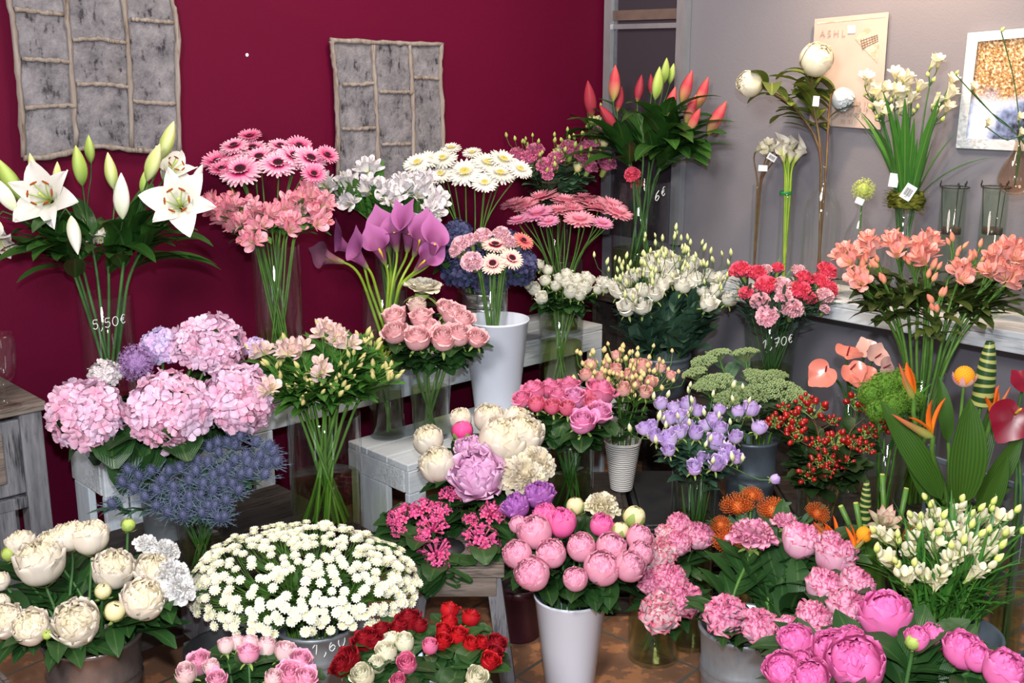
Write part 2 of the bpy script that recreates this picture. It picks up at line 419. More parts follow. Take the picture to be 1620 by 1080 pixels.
@cached
def peony_ruffled(seed, mat):
    r = random.Random(seed); mb = MB()
    for i in range(9): petal(mb, arc(60, 105, 1.05, .1, .25, 6), .44, i * 2 * PI / 9 + r.uniform(-.2, .2), 'round', 6, rc=1.2, ruf=.09, fr=3, rng=r)
    for i in range(85):
        s = (i + .5) / 85; a = 4 + 82 * s ** .7
        petal(mb, arc(a * .6, a + 14 * r.random(), .95 * r.uniform(.85, 1.08), .05, .3, 6), r.uniform(.15, .26), i * 2.39996, 'fan', 5, rc=.5, ruf=.10, fr=4.5, rng=r)
    P, Fc, UV_ = ball_t(12, 8); mb.add(P * np.array([.55, .55, .42]) + np.array([0, 0, .55]), Fc, UV_)
    calyx(mb, 1, .4, .5, 5, 110); return mb.mesh('flower_head', [mat, M['sepal']])
@cached
def peony_bud(seed, mat):
    r = random.Random(seed); mb = MB()
    for i in range(12):
        q = i / 11; R = (1.0 - .12 * q) * r.uniform(.97, 1.03); te = math.radians((40 * (1 - q) + 3) * r.uniform(.7, 1.1)); th = np.linspace(math.radians(172), te, 9)
        petal(mb, np.stack([R * np.sin(th), 1 + R * np.cos(th)], 1), .85 - .3 * q, i * 2.39996, 'round', 7, rc=R, ruf=.02, rng=r)
    for i in range(5):
        th = np.linspace(math.radians(172), math.radians(r.uniform(55, 95)), 7); petal(mb, np.stack([1.05 * np.sin(th), 1 + 1.05 * np.cos(th)], 1), .45, i * 2 * PI / 5 + r.uniform(-.3, .3), 'oval', 5, rc=1.05, mat=1, rng=r)
    for i in range(3): petal(mb, arc(100, 40, 1.3, .1, -.05, 5), .2, i * 2.1, 'lance', 3, mat=1, rng=r)
    return mb.mesh('bud', [mat, M['sepal']])
@cached
def carnation(seed, mat):
    r = random.Random(seed); mb = MB(); n = 48
    for i in range(n):
        s = (i + .5) / n; a = 6 + 84 * s ** .75; L = 1.0 - .12 * s
        petal(mb, arc(a * .5, a + r.uniform(0, 16), L * r.uniform(.9, 1.05), .04, .12, 6), .36, i * 2.39996, 'fan', 7, rc=.9, ruf=.10, fr=7, rng=r)
    P, Fc, UV_ = ball_t(12, 8); mb.add(P * np.array([.62, .62, .5]) + np.array([0, 0, .42]), Fc, UV_)
    lathe(mb, [(.08, -.75), (.22, -.6), (.26, -.1), (.34, .15)], 8, 1)
    return mb.mesh('flower_head', [mat, M['sepal']])
@cached
def hydrangea(seed, mat, zmin=-.45):
    r = random.Random(seed); mb = MB(); n = 125
    for p in fib(n, zmin):
        rad = r.uniform(.80, 1.0); c = Vector(p) * rad; d = (Vector(p) + Vector((r.uniform(-.6, .6), r.uniform(-.6, .6), r.uniform(-.6, .6)))).normalized()
        f = MB(); ux = r.random(); s = r.uniform(.85, 1.15)
        for k in range(4): petal(f, arc(52, 92 + r.uniform(-15, 15), .25 * s, .012, 0, 4), .14 * s, k * PI / 2 + r.uniform(-.15, .15), 'round', 4, rng=r, cup=-.2, uvx=ux, ruf=.02)
        R = Rm(zto(d, r.uniform(0, 6)))
        for V, Fc, U in zip(f.V, f.Fq, f.UV): mb.add(V @ R.T + np.array(c), Fc - Fc.min(), U)
    T = ball_t(12, 8); mb.copies(T, [(np.eye(3) * .80, np.zeros(3))], [0.5], 1)
    return mb.mesh('flower_head', [mat, M['leaf_d']])
@cached
def alstro(seed, mat, inner):
    r = random.Random(seed); mb = MB()
    for i in range(3): petal(mb, arc(16, 62, 1.32, .07, 0, 6), .50, i * 2 * PI / 3, 'obov', 5, rng=r, cup=-.22, ruf=.04)
    for i in range(3): petal(mb, arc(12, 48, 1.36, .06, 0, 6), .32, i * 2 * PI / 3 + PI / 3, 'obov', 4, rng=r, cup=.25, mat=1)
    for i in range(5): tube(mb, np.stack([np.array([.05, 0, .2]) + (np.array([.25 * math.cos(i), .25 * math.sin(i), 1.0])) * t for t in (0, .5, 1)]), .022, 4, 1)
    lathe(mb, [(.05, -.3), (.12, -.15), (.1, .05)], 6, 2)
    return mb.mesh('flower', [mat, inner, M['sepal']])
@cached
def spindle(seed, mat, w=.2, ridges=3, base=None):
    mb = MB(); v = np.linspace(0, 1, 11); a = np.linspace(0, 2 * PI, 12, endpoint=False)
    R = w * np.sin(PI * np.clip(v, 0.01, .99) ** .9) ** .75 * (1.05 - .25 * v)
    tw = a[None] + v[:, None] * .5
    Q = R[:, None] * (1 + .10 * np.cos(ridges * a)[None])
    P = np.stack([Q * np.cos(tw), Q * np.sin(tw), np.repeat(v[:, None], 12, 1)], -1)
    mb.grid(P, np.stack([np.repeat(((np.cos(ridges * a) + 1) / 2)[None], 11, 0), np.repeat(v[:, None], 12, 1)], -1), 0, True)
    return mb.mesh('bud', [mat])
@cached
def lily(seed, mat):
    r = random.Random(seed); mb = MB()
    for i in range(6):
        petal(mb, arc(14, 92 + r.uniform(-22, 18), 1.45, .05 + .02 * (i % 2), 0, 10, 1.5), .42 if i % 2 else .31, i * PI / 3 + r.uniform(-.08, .08), 'lily', 7, rng=r, cup=.22, ruf=.07, fr=2.5)
    return mb.mesh('petals', mat)
@cached
def lily_stamens(seed, fil, anth):
    r = random.Random(seed); mb = MB()
    for i in range(6):
        a = i * PI / 3 + .3; e = np.array([.33 * math.cos(a), .33 * math.sin(a), 1.02])
        tube(mb, catmull([(0, 0, .1), e * np.array([.45, .45, .6]), e], 6), .018, 4, 0)
        t = np.array([-math.sin(a), math.cos(a), .2]); tube(mb, [e - t * .1, e, e + t * .1], [.02, .035, .02], 5, 1, cap=True)
    tube(mb, [(0, 0, .1), (.03, 0, .6), (.05, .02, 1.15)], [.03, .025, .045], 6, 0, cap=True)
    return mb.mesh('stamens', [fil, anth])
@cached
def calla(seed, mat, flare=1.0):
    mb = MB(); nv, nu = 14, 25; v = np.linspace(0, 1, nv)[:, None]; th = np.linspace(-PI, PI, nu)[None]
    back = (1 + np.cos(th)) / 2
    rad = .05 + .17 * v ** .8 + .30 * flare * v ** 4 * (.35 + back) + .05 * v * np.abs(th / PI) ** 3
    z = v * (.72 + .34 * back ** 1.5) - .20 * flare * np.clip(v - .8, 0, 1) * 5 * (1 - .8 * back ** 4) * .6
    tip = np.exp(-(th / .22) ** 2) * v ** 6 * .16
    th2 = th * (1.02 - .12 * v); P = np.stack([(rad + tip) * np.cos(th2), rad * np.sin(th2), z + tip], -1)
    mb.grid(P, np.stack([np.repeat(back, nv, 0), np.repeat(v, nu, 1)], -1))
    return mb.mesh('spathe', mat)
@cached
def spadix(L, w, mat):
    mb = MB(); tube(mb, [(0, 0, 0), (0, 0, L * .3), (0, 0, L * .7), (0, 0, L * .95)], [w, w, w * .9, w * .5], 8, cap=True)
    return mb.mesh('spadix', mat)
@cached
def anthurium(seed, mat):
    mb = MB(); nr, nt = 9, 33; t = np.linspace(-PI, PI, nt)[None]; v = np.linspace(0.02, 1, nr)[:, None]
    rad = .78 * (1 - .30 * np.exp(-(np.abs(t) - PI) ** 2 / .10)) * (1 + .30 * np.exp(-(t / .28) ** 2)) * (1 + .14 * np.cos(2 * t + PI) * (np.abs(t) > 1))
    x = v * rad * np.cos(t) + .2; y = v * rad * np.sin(t) * .95
    z = .28 * (v ** 2) * (np.abs(np.sin(t)) ** 1.5) - .12 * v ** 2 * np.cos(t) * (np.cos(t) > 0) + .05 * np.sin(5 * t) * v ** 3
    mb.grid(np.stack([x, y, z], -1), np.stack([np.repeat(t / 2 / PI + .5, nr, 0), np.repeat(v, nt, 1)], -1))
    return mb.mesh('spathe', mat)
@cached
def eryngium(seed, mat, bract):
    r = random.Random(seed); mb = MB()
    T = ball_t(8, 6); mb.copies(T, [(np.diag([.36, .36, .52]), np.array([0, 0, .5]))], [.3])
    for p in fib(70, -.7):
        c = np.array(p) * np.array([.36, .36, .52]) + np.array([0, 0, .5]); tube(mb, [c, c + np.array(p) * .24], [.04, .008], 3, 0, r.random())
    for i in range(12):
        a = i * 2 * PI / 12; d = np.array([math.cos(a), math.sin(a), .35 + r.uniform(-.15, .3)]); L = r.uniform(1.1, 1.65); s = np.array([-math.sin(a), math.cos(a), 0])
        tube(mb, [d * .15, d * L * .5, d * L], [.05, .045, .006], 4, 1)
        for q in (.45, .7):
            for sg in (-1, 1): tube(mb, [d * L * q, d * L * (q + .16) + s * sg * .2], [.03, .006], 3, 1)
    return mb.mesh('flower_head', [mat, bract])
@cached
def allium(seed, mat, n=190):
    r = random.Random(seed); mb = MB()
    for p in fib(n, -.95):
        d = (Vector(p) + Vector((r.uniform(-.12, .12), r.uniform(-.12, .12), r.uniform(-.12, .12)))).normalized(); L = r.uniform(.78, 1.0)
        a = np.array(d); tube(mb, [a * .1, a * L], .012, 3, 0)
        R = Rm(zto(d, r.uniform(0, 6)))
        f = MB()
        for k in range(5): petal(f, arc(40, 90, .14, .005, 0, 3), .035, k * 2 * PI / 5, 'lance', 2, rng=r)
        for V, Fc, U in zip(f.V, f.Fq, f.UV): mb.add(V @ R.T + a * L, Fc - Fc.min(), U)
    T = ball_t(10, 6); mb.copies(T, [(np.eye(3) * .55, np.zeros(3))], [.3])
    return mb.mesh('flower_head', mat)
@cached
def bouvardia(seed, mat, n=26):
    r = random.Random(seed); mb = MB()
    for p in fib(n, .15):
        d = (Vector(p) * Vector((1, 1, .8)) + Vector((r.uniform(-.2, .2), r.uniform(-.2, .2), .1))).normalized(); R = Rm(zto(d, r.uniform(0, 6)), 1.0); L = r.uniform(.75, 1.02); a = np.array(d) * L; ux = r.random()
        tube(mb, [a * .15, a * .6, a], [.03, .035, .05], 5, 0, ux)
        if r.random() < .75:
            f = MB()
            for k in range(4): petal(f, arc(50, 95, .24, .03, 0, 4), .095, k * PI / 2, 'oval', 3, rng=r, uvx=ux)
            for V, Fc, U in zip(f.V, f.Fq, f.UV): mb.add(V @ R.T + a, Fc - Fc.min(), U)
        else: mb.copies(ball_t(6, 4), [(R @ np.diag([.1, .1, .16]), a)], [ux])
    return mb.mesh('flower_head', mat)
@cached
def sedum(seed, mat, stem):
    r = random.Random(seed); mb = MB(); T = ball_t(5, 3)
    for p in fib(34, .25):
        c = np.array(p) * np.array([1, 1, .42]) * r.uniform(.9, 1.0); tube(mb, [(0, 0, -.55), c * np.array([.5, .5, .4]) - np.array([0, 0, .2]), c], .02, 3, 1)
        pts = fib(15, -.1) * .135 + c
        mb.copies(T, [(np.eye(3) * r.uniform(.036, .055), q) for q in pts], [r.random() for _ in pts])
    return mb.mesh('flower_head', [mat, stem])
@cached
def berries(seed, mat, stem):
    r = random.Random(seed); mb = MB(); T = ball_t(8, 6)
    for p in fib(r.randint(8, 11), -.2):
        c = np.array(p) * r.uniform(.6, .95); R = Rm(zto(Vector(p)))
        mb.copies(T, [(R @ np.diag([.2, .2, .25]), c)], [r.random()]); tube(mb, [(0, 0, -.5), c * .8], .03, 4, 1)
        f = MB()
        for k in range(4): petal(f, arc(95, 60, .25, .06, 0, 3), .09, k * PI / 2, 'oval', 3, mat=1)
        for V, Fc, U in zip(f.V, f.Fq, f.UV): mb.add(V @ R.T + c - np.array(p) * .24, Fc - Fc.min(), U, 1)
    return mb.mesh('berry_cluster', [mat, stem])
@cached
def pincushion(seed, mat, base):
    r = random.Random(seed); mb = MB(); lathe(mb, [(.12, -.1), (.4, .1), (.45, .4), (.25, .65), (.02, .7)], 12, 1)
    for p in fib(150, .0):
        d = np.array(p); d = d / np.linalg.norm(d); b = d * np.array([.4, .4, .55]) + np.array([0, 0, .15]); e = d * r.uniform(.95, 1.1) + np.array([0, 0, .12 + .25 * (1 - d[2])])
        m = b + (e - b) * .6 + d * np.array([.22, .22, 0]); tube(mb, catmull([b, m, e], 5), [.022, .02, .018, .018, .04], 3, 0)
    return mb.mesh('flower_head', [mat, base])
@cached
def freesia_fl(seed, mat):
    r = random.Random(seed); mb = MB()
    for i in range(6): petal(mb, arc(9, 52 + 8 * (i % 2), 1.5, .06, 0, 7, 1.6), .36, i * PI / 3 + r.uniform(-.1, .1), 'obov', 4, rng=r, cup=.15)
    lathe(mb, [(.04, -.3), (.13, -.2), (.13, .1)], 6, 1)
    return mb.mesh('flower', [mat, M['sepal']])
@cached
def strel_bract(mat):
    mb = MB(); v = np.linspace(0, 1, 9)[:, None]; a = np.linspace(.3, 2 * PI - .3, 13)[None]
    w = .13 * (1 - v) ** .7 * np.clip(v * 6 + .35, 0, 1)
    P = np.stack([v * 1.25 + 0 * a, w * np.sin(a), -w * np.cos(a) * 1.0 + .10 * v ** 2 - .02], -1)
    mb.grid(P, np.stack([np.repeat(a / 2 / PI, 9, 0), np.repeat(v, 13, 1)], -1)); return mb.mesh('bract', mat)
@cached
def strel_sepal(seed, mat):
    mb = MB(); petal(mb, arc(4, 26, 1.0, 0, 0, 8), .12, 0, 'lance', 5, cup=.7); return mb.mesh('sepal', mat)
def leaf_t(L, W, e0, e1, kind='lance', fold=.25, n=8, wave=0.0, nu=5):
    v = np.linspace(0, 1, n); e = np.radians(e0 + (e1 - e0) * v); em = (e[1:] + e[:-1]) / 2; d = L / (n - 1)
    x = np.concatenate([[0], np.cumsum(np.cos(em)) * d]); z = np.concatenate([[0], np.cumsum(np.sin(em)) * d])
    w = W * prof(kind, n); u = np.linspace(-1, 1, nu)[None]
    nx, nz = -np.sin(e)[:, None], np.cos(e)[:, None]; h = fold * w[:, None] * np.abs(u) ** 1.3 + wave * np.sin(9 * v)[:, None] * u * W
    P = np.stack([x[:, None] + nx * h, w[:, None] * u + 0 * h, z[:, None] + nz * h], -1)
    m, k = P.shape[:2]; idx = np.arange(m * k).reshape(m, k)
    f = np.stack([idx[:-1, :-1], idx[:-1, 1:], idx[1:, 1:], idx[1:, :-1]], -1).reshape(-1, 4)
    uv = np.stack([np.repeat((u + 1) / 2, m, 0), np.repeat(v[:, None], k, 1)], -1).reshape(-1, 2)
    return P.reshape(-1, 3), f, uv
@cached
def leaf_mesh(L, W, e0, e1, kind, mat, fold=.25, wave=0.0, nu=5):
    mb = MB(); mb.add(*leaf_t(L, W, e0, e1, kind, fold, 10, wave, nu)); return mb.mesh('leaf', mat)
@cached
def fern(mat, s=1.0):
    mb = MB()
    for i in range(14): mb.copies(leaf_t(.5, .035, 50 - i * 4, 10, 'strap', .1, 5), [(rotz(i * 2.4), np.array([0, 0, -.4 + .03 * i]))])
    return mb.mesh('foliage', mat)

# ------------------------------------------------------------------ vessels
class Vessel: pass
VES = []
def vessel(kind, px, Y, rim, z0, rpx, label, cat='vase', name=None, taper=1.0, mat=None, water=.45, thick=.004, group=None, ribs=0, cx=None):
    v = Vessel(); v.z0 = z0; v.z1 = zrow(rim, Y); p = at(px, rim, Y); t = tdep(p)
    v.x, v.y = p.x, Y; v.r1 = rpx * t / F; v.r0 = v.r1 * taper; v.H = v.z1 - z0; v.glass = kind == 'glass'; v.px = px
    h = v.H; r0, r1 = v.r0, v.r1
    root = thing(name or {'glass': 'glass_vase', 'bucket': 'flower_bucket', 'zinc': 'zinc_bucket'}[kind], label, cat, (v.x, v.y, z0), 0, group)
    mb = MB()
    if kind == 'glass':
        mt = mat or M['glass']; b = .014
        lathe(mb, [(.001, 0), (r0 * .97, 0), (r0, .004), (r1, h), (r1 - thick * .5, h + .002), (r1 - thick, h), (r0 - thick, b), (.001, b)], 48)
        obj('glass_body', mb.mesh('glass_body', mt), root)
        if water:
            w = MB(); zw = h * water; rw = (r0 + (r1 - r0) * water) - thick * 1.3
            lathe(w, [(.001, b + .001), (r0 - thick * 1.3, b + .001), (rw, zw - .003), (rw * .985, zw), (.001, zw)], 40)
            obj('water', w.mesh('water', M['water']), root)
        v.floor = z0 + b + .004
    elif kind == 'bucket':
        lathe(mb, [(.001, 0), (r0 * .95, 0), (r0, .006), (r1 * .985, h - .006), (r1 * 1.015, h - .003), (r1 * 1.01, h + .004), (r1 * .97, h + .002), (r0 * .95, .012), (.001, .012)], 56)
        obj('body', mb.mesh('body', mat or M['white_plastic']), root); v.floor = z0 + h * .25
    else:
        mt = mat or M['zinc']; pr = [(.001, 0), (r0 * .97, 0), (r0, .004)]
        for f in ((.72, .78) if not ribs else ribs):
            rr = r0 + (r1 - r0) * f; pr += [(rr - .0005, h * f - .008), (rr + .004, h * f), (rr - .0005, h * f + .008)]
        pr += [(r1, h - .012), (r1 + .005, h - .007), (r1 + .006, h), (r1 + .001, h + .004), (r1 - .004, h), (r0 - .004, .01), (.001, .01)]
        lathe(mb, pr, 56); obj('body', mb.mesh('body', mt), root); v.floor = z0 + h * .3
    v.root = root; VES.append(v); return v
GLYPH = {'5': [[(.8, 1), (.25, 1), (.2, .58), (.6, .62), (.78, .3), (.5, 0), (.12, .12)]], '0': [[(.45 + .38 * math.cos(a), .5 + .5 * math.sin(a)) for a in np.linspace(PI / 2, PI * 2.5, 13)]],
         ',': [[(.3, .1), (.3, -.05), (.1, -.3)]], '1': [[(.1, .68), (.5, 1), (.42, 0)]], '7': [[(.1, .95), (.8, 1), (.35, 0)], [(.25, .5), (.75, .52)]],
         '6': [[(.7, 1), (.3, .75), (.15, .3), (.4, 0), (.75, .25), (.5, .52), (.2, .35)]], '€': [[(.85, .85), (.55, .98), (.3, .7), (.28, .3), (.5, .02), (.85, .12)], [(.1, .6), (.7, .62)], [(.1, .42), (.65, .44)]]}
def writing(v, text, px, py, size, tilt=0.0):
    """white marker writing on the vessel's front, following its curve"""
    zc = zrow(py, v.y - v.r1) - v.z0; mb = MB(); x0 = 0; th0 = math.asin(max(-.9, min(.9, (at(px, py, v.y - v.r1 * .8).x - v.x) / v.r1))) - math.atan2(v.x, v.y) * 0
    for ch in text:
        for st in GLYPH[ch]:
            pts = catmull([(a, b, 0) for a, b in st], 4 * len(st)); P = []
            for a, b, _ in pts:
                s = (x0 + a) * size * .8; z = zc + b * size + tilt * s; rr = v.r0 + (v.r1 - v.r0) * z / v.H + .0015; th = th0 + s / rr
                P.append((rr * math.sin(th), -rr * math.cos(th), z))
            tube(mb, P, size * .045, 5, cap=True)
        x0 += .55 if ch in ',' else 1.05
    obj('price_writing', mb.mesh('price_writing', M['chalk']), v.root)

# ------------------------------------------------------------------ bunches
ORD = ['first', 'second', 'third', 'fourth', 'fifth', 'sixth', 'seventh', 'eighth', 'ninth', 'tenth', 'eleventh', 'twelfth']
def rank_phrases(pos):
    n = len(pos)
    if n == 1: return ['']
    R = 1 if n <= 4 else 2 if n <= 10 else 3 if n <= 21 else 4 if n <= 36 else 5
    rows = {1: [''], 2: ['in upper row', 'in lower row'], 3: ['in top row', 'in middle row', 'in bottom row'],
            4: ['in top row', 'in second row', 'in third row', 'in bottom row'], 5: ['in top row', 'in second row', 'in third row', 'in fourth row', 'in bottom row']}[R]
    o = sorted(range(n), key=lambda i: pos[i][1]); out = [''] * n
    for k in range(R):
        seg = sorted(o[k * n // R:(k + 1) * n // R], key=lambda i: pos[i][0]); m = len(seg)
        for j, i in enumerate(seg):
            if m == 1: s = 'only one'
            elif j == 0: s = 'leftmost'
            elif j == m - 1: s = 'rightmost'
            elif m % 2 and j == m // 2: s = 'middle one'
            elif j < m / 2: s = ORD[j] + ' from left'
            else: s = ORD[m - 1 - j] + ' from right'
            out[i] = (s + ' ' + rows[k]).strip()
    return out
def relabel(items, where, group):
    by = {}
    for root, desc, pos in items: by.setdefault(desc, []).append((root, pos))
    for desc, lst in by.items():
        for (root, pos), ph in zip(lst, rank_phrases([p for _, p in lst])):
            lab = ', '.join(x for x in (desc, ph) if x) + ' ' + where
            tag(root, lab, root['category'], group)
def parse(s, ox=0.0, oy=0.0, k=3.0, r=None):
    out = []
    for tok in s.split():
        var = ''
        while tok[-1].isalpha(): var = tok[-1] + var; tok = tok[:-1]
        a = [float(x) for x in tok.split(',')]
        out.append((ox + a[0] / k, oy + a[1] / k, (a[2] / k if len(a) > 2 else r), var, a[3] if len(a) > 3 else 0.0))
    return out
R5 = lambda s, r=None: parse(s, 0, 360, 3, r)
CAMV = Vector((0, 0, EYE))
def stem_curve(v, head, d, rng, n1=3, n2=8, spread=.95, cross=.85):
    c = Vector((v.x, v.y, 0)); off = head - c; az = math.atan2(off.y, off.x) + rng.uniform(-.5, .5); dist = min(1.0, math.hypot(off.x, off.y) / max(v.r1 * 1.6, .01))
    rm = (v.r1 - .010) * spread * dist; mouth = Vector((v.x + rm * math.cos(az), v.y + rm * math.sin(az), v.z1))
    rb = (v.r0 - .012) * cross * rng.uniform(.2, 1); ab = az + PI + rng.uniform(-.9, .9)
    base = Vector((v.x + rb * math.cos(ab), v.y + rb * math.sin(ab), v.floor))
    if not v.glass: base = Vector((v.x + (mouth.x - v.x) * .5, v.y + (mouth.y - v.y) * .5, v.floor))
    L = (head - mouth).length; td = (mouth - base).normalized()
    P1 = mouth + td * L * .4; P2 = head - d * L * .3
    A = [base + (mouth - base) * t for t in np.linspace(0, 1, n1, endpoint=False)]
    B = [mouth * (1 - t) ** 3 + P1 * 3 * t * (1 - t) ** 2 + P2 * 3 * t * t * (1 - t) + head * t ** 3 for t in np.linspace(0, 1, n2)]
    return np.array([tuple(p) for p in A + B]), n1
def facing(v, p, cam=.25, up=.35, low=.12):
    piv = Vector((v.x, v.y, v.z1 - low)); d = (p - piv).normalized()
    return (d + (CAMV - p).normalized() * cam + Vector((0, 0, up))).normalized()
def mk_stem(v, name, cat, items, rng, stem_mat, stem_r, leaves=None, junction=.35, cam=.25, up=.35, sep=False, jit=.12, cross=.85, low=.12):
    """items: (pos, radius, parts, cz) ; parts = [(part_name, mesh), sub-parts...]. One thing: root > stem, heads (> sub-parts), leaves."""
    c = sum((i[0] for i in items), Vector()) / len(items)
    ds = [(i[4] if len(i) > 4 and i[4] is not None else (facing(v, i[0], cam, up, low) + Vector((rng.uniform(-jit, jit), rng.uniform(-jit, jit), rng.uniform(-jit, jit)))).normalized()) for i in items]
    ends = [i[0] - d * (i[3] * i[1]) for i, d in zip(items, ds)]
    mb = MB()
    if len(items) == 1: top, td = ends[0], ds[0]
    else:
        m = Vector((v.x, v.y, v.z1)); ce = sum(ends, Vector()) / len(ends); top = ce.lerp(m, junction); td = (ce - m).normalized()
    P, n1 = stem_curve(v, top, td, rng, cross=cross); base = Vector(P[0])
    root = thing(name, None, cat, base); root['category'] = cat
    tube(mb, P - P[0], np.linspace(stem_r * 1.15, stem_r * .85, len(P)), 6)
    if len(items) > 1:
        for e, d in zip(ends, ds):
            L = (e - top).length; q = [top * (1 - t) ** 3 + (top + td * L * .35) * 3 * t * (1 - t) ** 2 + (e - d * L * .35) * 3 * t * t * (1 - t) + e * t ** 3 for t in np.linspace(0, 1, 5)]
            tube(mb, np.array([tuple(x - base) for x in q]), stem_r * .55, 4)
    obj('stem', mb.mesh('stem', stem_mat), root)
    for it, e, d in zip(items, ends, ds):
        (pn, me), subs = it[2][0], it[2][1:]
        h = obj(pn, me, root, e - base, zto(d, rng.uniform(0, 6.28)), it[1])
        for sn, sm in subs: obj(sn, sm, h)
    if leaves:
        up_ = P[n1:]; ax = Vector((v.x, v.y, 0)); lm = MB(); tot = 0
        for (cnt, t0, t1, L, W, e0, e1, kind, mat) in leaves:
            for k in range(cnt):
                t = t0 + (t1 - t0) * (k + rng.random()) / cnt; f = max(0.0, t) * (len(up_) - 1); i = min(int(f), len(up_) - 2); p = up_[i] + (up_[i + 1] - up_[i]) * (f - i) + min(0.0, t) * (up_[0] - P[0])
                o = Vector(p) - ax; s = rng.uniform(.7, 1.25)
                for _try in range(12):
                    az = math.atan2(o.y, o.x) + rng.uniform(-1.6, 1.6)
                    if wall_gap(Vector(p) + Vector((math.cos(az), math.sin(az), 0)) * L * s) > .01: break
                else: continue
                if sep:
                    me = leaf_mesh(L, W, round(e0 + rng.choice((-15, 0, 15))), round(e1 + rng.choice((-25, 0, 25))), kind, mat, .22, rng.choice((0, .12)))
                    obj('leaf', me, root, Vector(p) - base, Quaternion((0, 0, 1), az), s)
                else:
                    lm.copies(leaf_t(L * s, W * s, e0 + rng.uniform(-26, 26), e1 + rng.uniform(-38, 38), kind, .22, 6, rng.choice((0, .15)), 3), [(rotz(az), p - P[0])]); tot += 1
                lmat = mat
        if tot: obj('foliage', lm.mesh('foliage', lmat), root)
    root['_p'] = project(c)
    return root
def head_pos(v, h, ymid, hh, dome):
    return at(h[0], h[1], v.y - dome * max(-1.3, min(1.3, (h[1] - ymid) / hh)) + h[4])
def bunch(v, name, heads, variants, where, group, cat='flower', dome=.07, stem='stem', sr=.003, leaves=None, cz=.9, cam=.25, up=.35, per=1, seed=1, junction=.35, jit=.12, extra=None, cross=.85, low=.12, rs=1.0, dy=0.0):
    """heads: parsed list; variants: letter -> (desc, fn(seed)->parts, thing name or None). per>1 groups neighbours on one stem."""
    rng = random.Random(seed); ys = [h[1] for h in heads]; ymid = (min(ys) + max(ys)) / 2; hh = max(8, (max(ys) - min(ys)) / 2); out = []
    H = []
    for h in heads:
        p = head_pos(v, (*h[:4], h[4] + dy), ymid, hh, dome); var = variants[h[3] if h[3] in variants else '']
        rr = rs * h[2] * tdep(p) / F; H.append((safe(p, rr * 1.05), rr, var, h))
    groups = [[x] for x in H]
    if per > 1:
        groups = []
        for var in {id(x[2]): x[2] for x in H}.values():
            pts = [x for x in H if x[2] is var]; k = max(1, round(len(pts) / per)); seeds = [pts[0]]
            while len(seeds) < k: seeds.append(max(pts, key=lambda x: min((x[0] - s[0]).length for s in seeds)))
            g = [[] for _ in seeds]
            for x in pts: g[min(range(k), key=lambda i: (x[0] - seeds[i][0]).length)].append(x)
            groups += [q for q in g if q]
    for gi, g in enumerate(groups):
        items = [(p, r, var[1](rng.randint(1, 3)), var[3] if len(var) > 3 else cz) for p, r, var, h in g]
        if extra: items += extra(v, g, rng)
        root = mk_stem(v, g[0][2][2] if len(g[0][2]) > 2 and g[0][2][2] else name, cat, items, rng, M[stem], sr, leaves, junction, cam, up, jit=jit, cross=cross, low=low)
        out.append((root, g[0][2][0], tuple(root['_p']))); del root['_p']
    relabel(out, where, group)
    return out
def buds_above(n, size, mesh, h=(.03, .09), sp=.03, name='bud', lean=None):
    def f(v, g, rng):
        o = []
        for x in g:
            for k in range(n):
                p = x[0] + Vector((rng.uniform(-sp, sp), rng.uniform(-sp, sp), rng.uniform(*h)))
                o.append((p, size * rng.uniform(.75, 1.2), [(name, mesh)], .4, Vector((rng.uniform(-.3, .3), rng.uniform(-.3, .3), 1)).normalized()))
        return o
    return f

# ------------------------------------------------------------------ the room
C0 = Vector((0.40, 5.00, 0)); U = Vector((-.7314, -.6820, 0)); N = Vector((.6820, -.7314, 0))   # burgundy wall runs along U, grey wall along N
RZ = math.atan2(.6820, .7314)
def uw(u, w, z=0.0): return C0 + U * u + N * w + Vector((0, 0, z))
def on_wall(which, px, py, off=0.0):
    n = N if which == 'b' else U; e = Vector((0, 0, EYE)); d = ray(px, py)
    return e + d * ((C0 + n * off - e).dot(n) / d.dot(n))

t = NT('burgundy_paint'); nz = t.noise(t.objco(), 2.2, 4); n2 = t.noise(t.objco(), 160, 2)
M['burgundy'] = t.bsdf(t.mix(nz, hexlin('540526'), hexlin('60082b')), .6, .12, bump=n2, bstr=.05)
t = NT('grey_paint'); nz = t.noise(t.objco(), 1.6, 4); n2 = t.noise(t.objco(), 160, 2)
M['greywall'] = t.bsdf(t.mix(nz, hexlin('72717a'), hexlin('7d7b83')), .6, .3, bump=n2, bstr=.08)
t = NT('terracotta_tiles')
br = t.n('ShaderNodeTexBrick'); br.offset = 0.0; br.inputs['Scale'].default_value = 1.0; br.inputs['Brick Width'].default_value = .36; br.inputs['Row Height'].default_value = .36
br.inputs['Mortar Size'].default_value = .006; br.inputs['Mortar Smooth'].default_value = .2; br.inputs['Bias'].default_value = 0
t.l(t.objco((1, 1, 1), (0, 0, math.radians(40))), br.inputs['Vector'])
n1 = t.noise(t.objco(), 7, 6, .6); n2 = t.noise(t.objco(), 22, 4, .6)
c = t.mix(t.ramp(n1, [(.3, (0, 0, 0)), (.7, (1, 1, 1))]), hexlin('7a5a48'), hexlin('9b6f54'))
c = t.mix(t.ramp(t.math('MULTIPLY', n1, n2), [(.27, (0, 0, 0)), (.32, (.8, .8, .8))]), c, hexlin('c5875d'))
c = t.mix(br.outputs['Fac'], c, hexlin('6a6158'))
M['tiles'] = t.bsdf(c, .38, .4, bump=t.math('SUBTRACT', t.math('MULTIPLY', n2, .15), br.outputs['Fac']), bstr=.3)
M['terracotta'] = plain('terracotta', 'a5705a', .6, .3, nscale=12, h2='8d5f50')

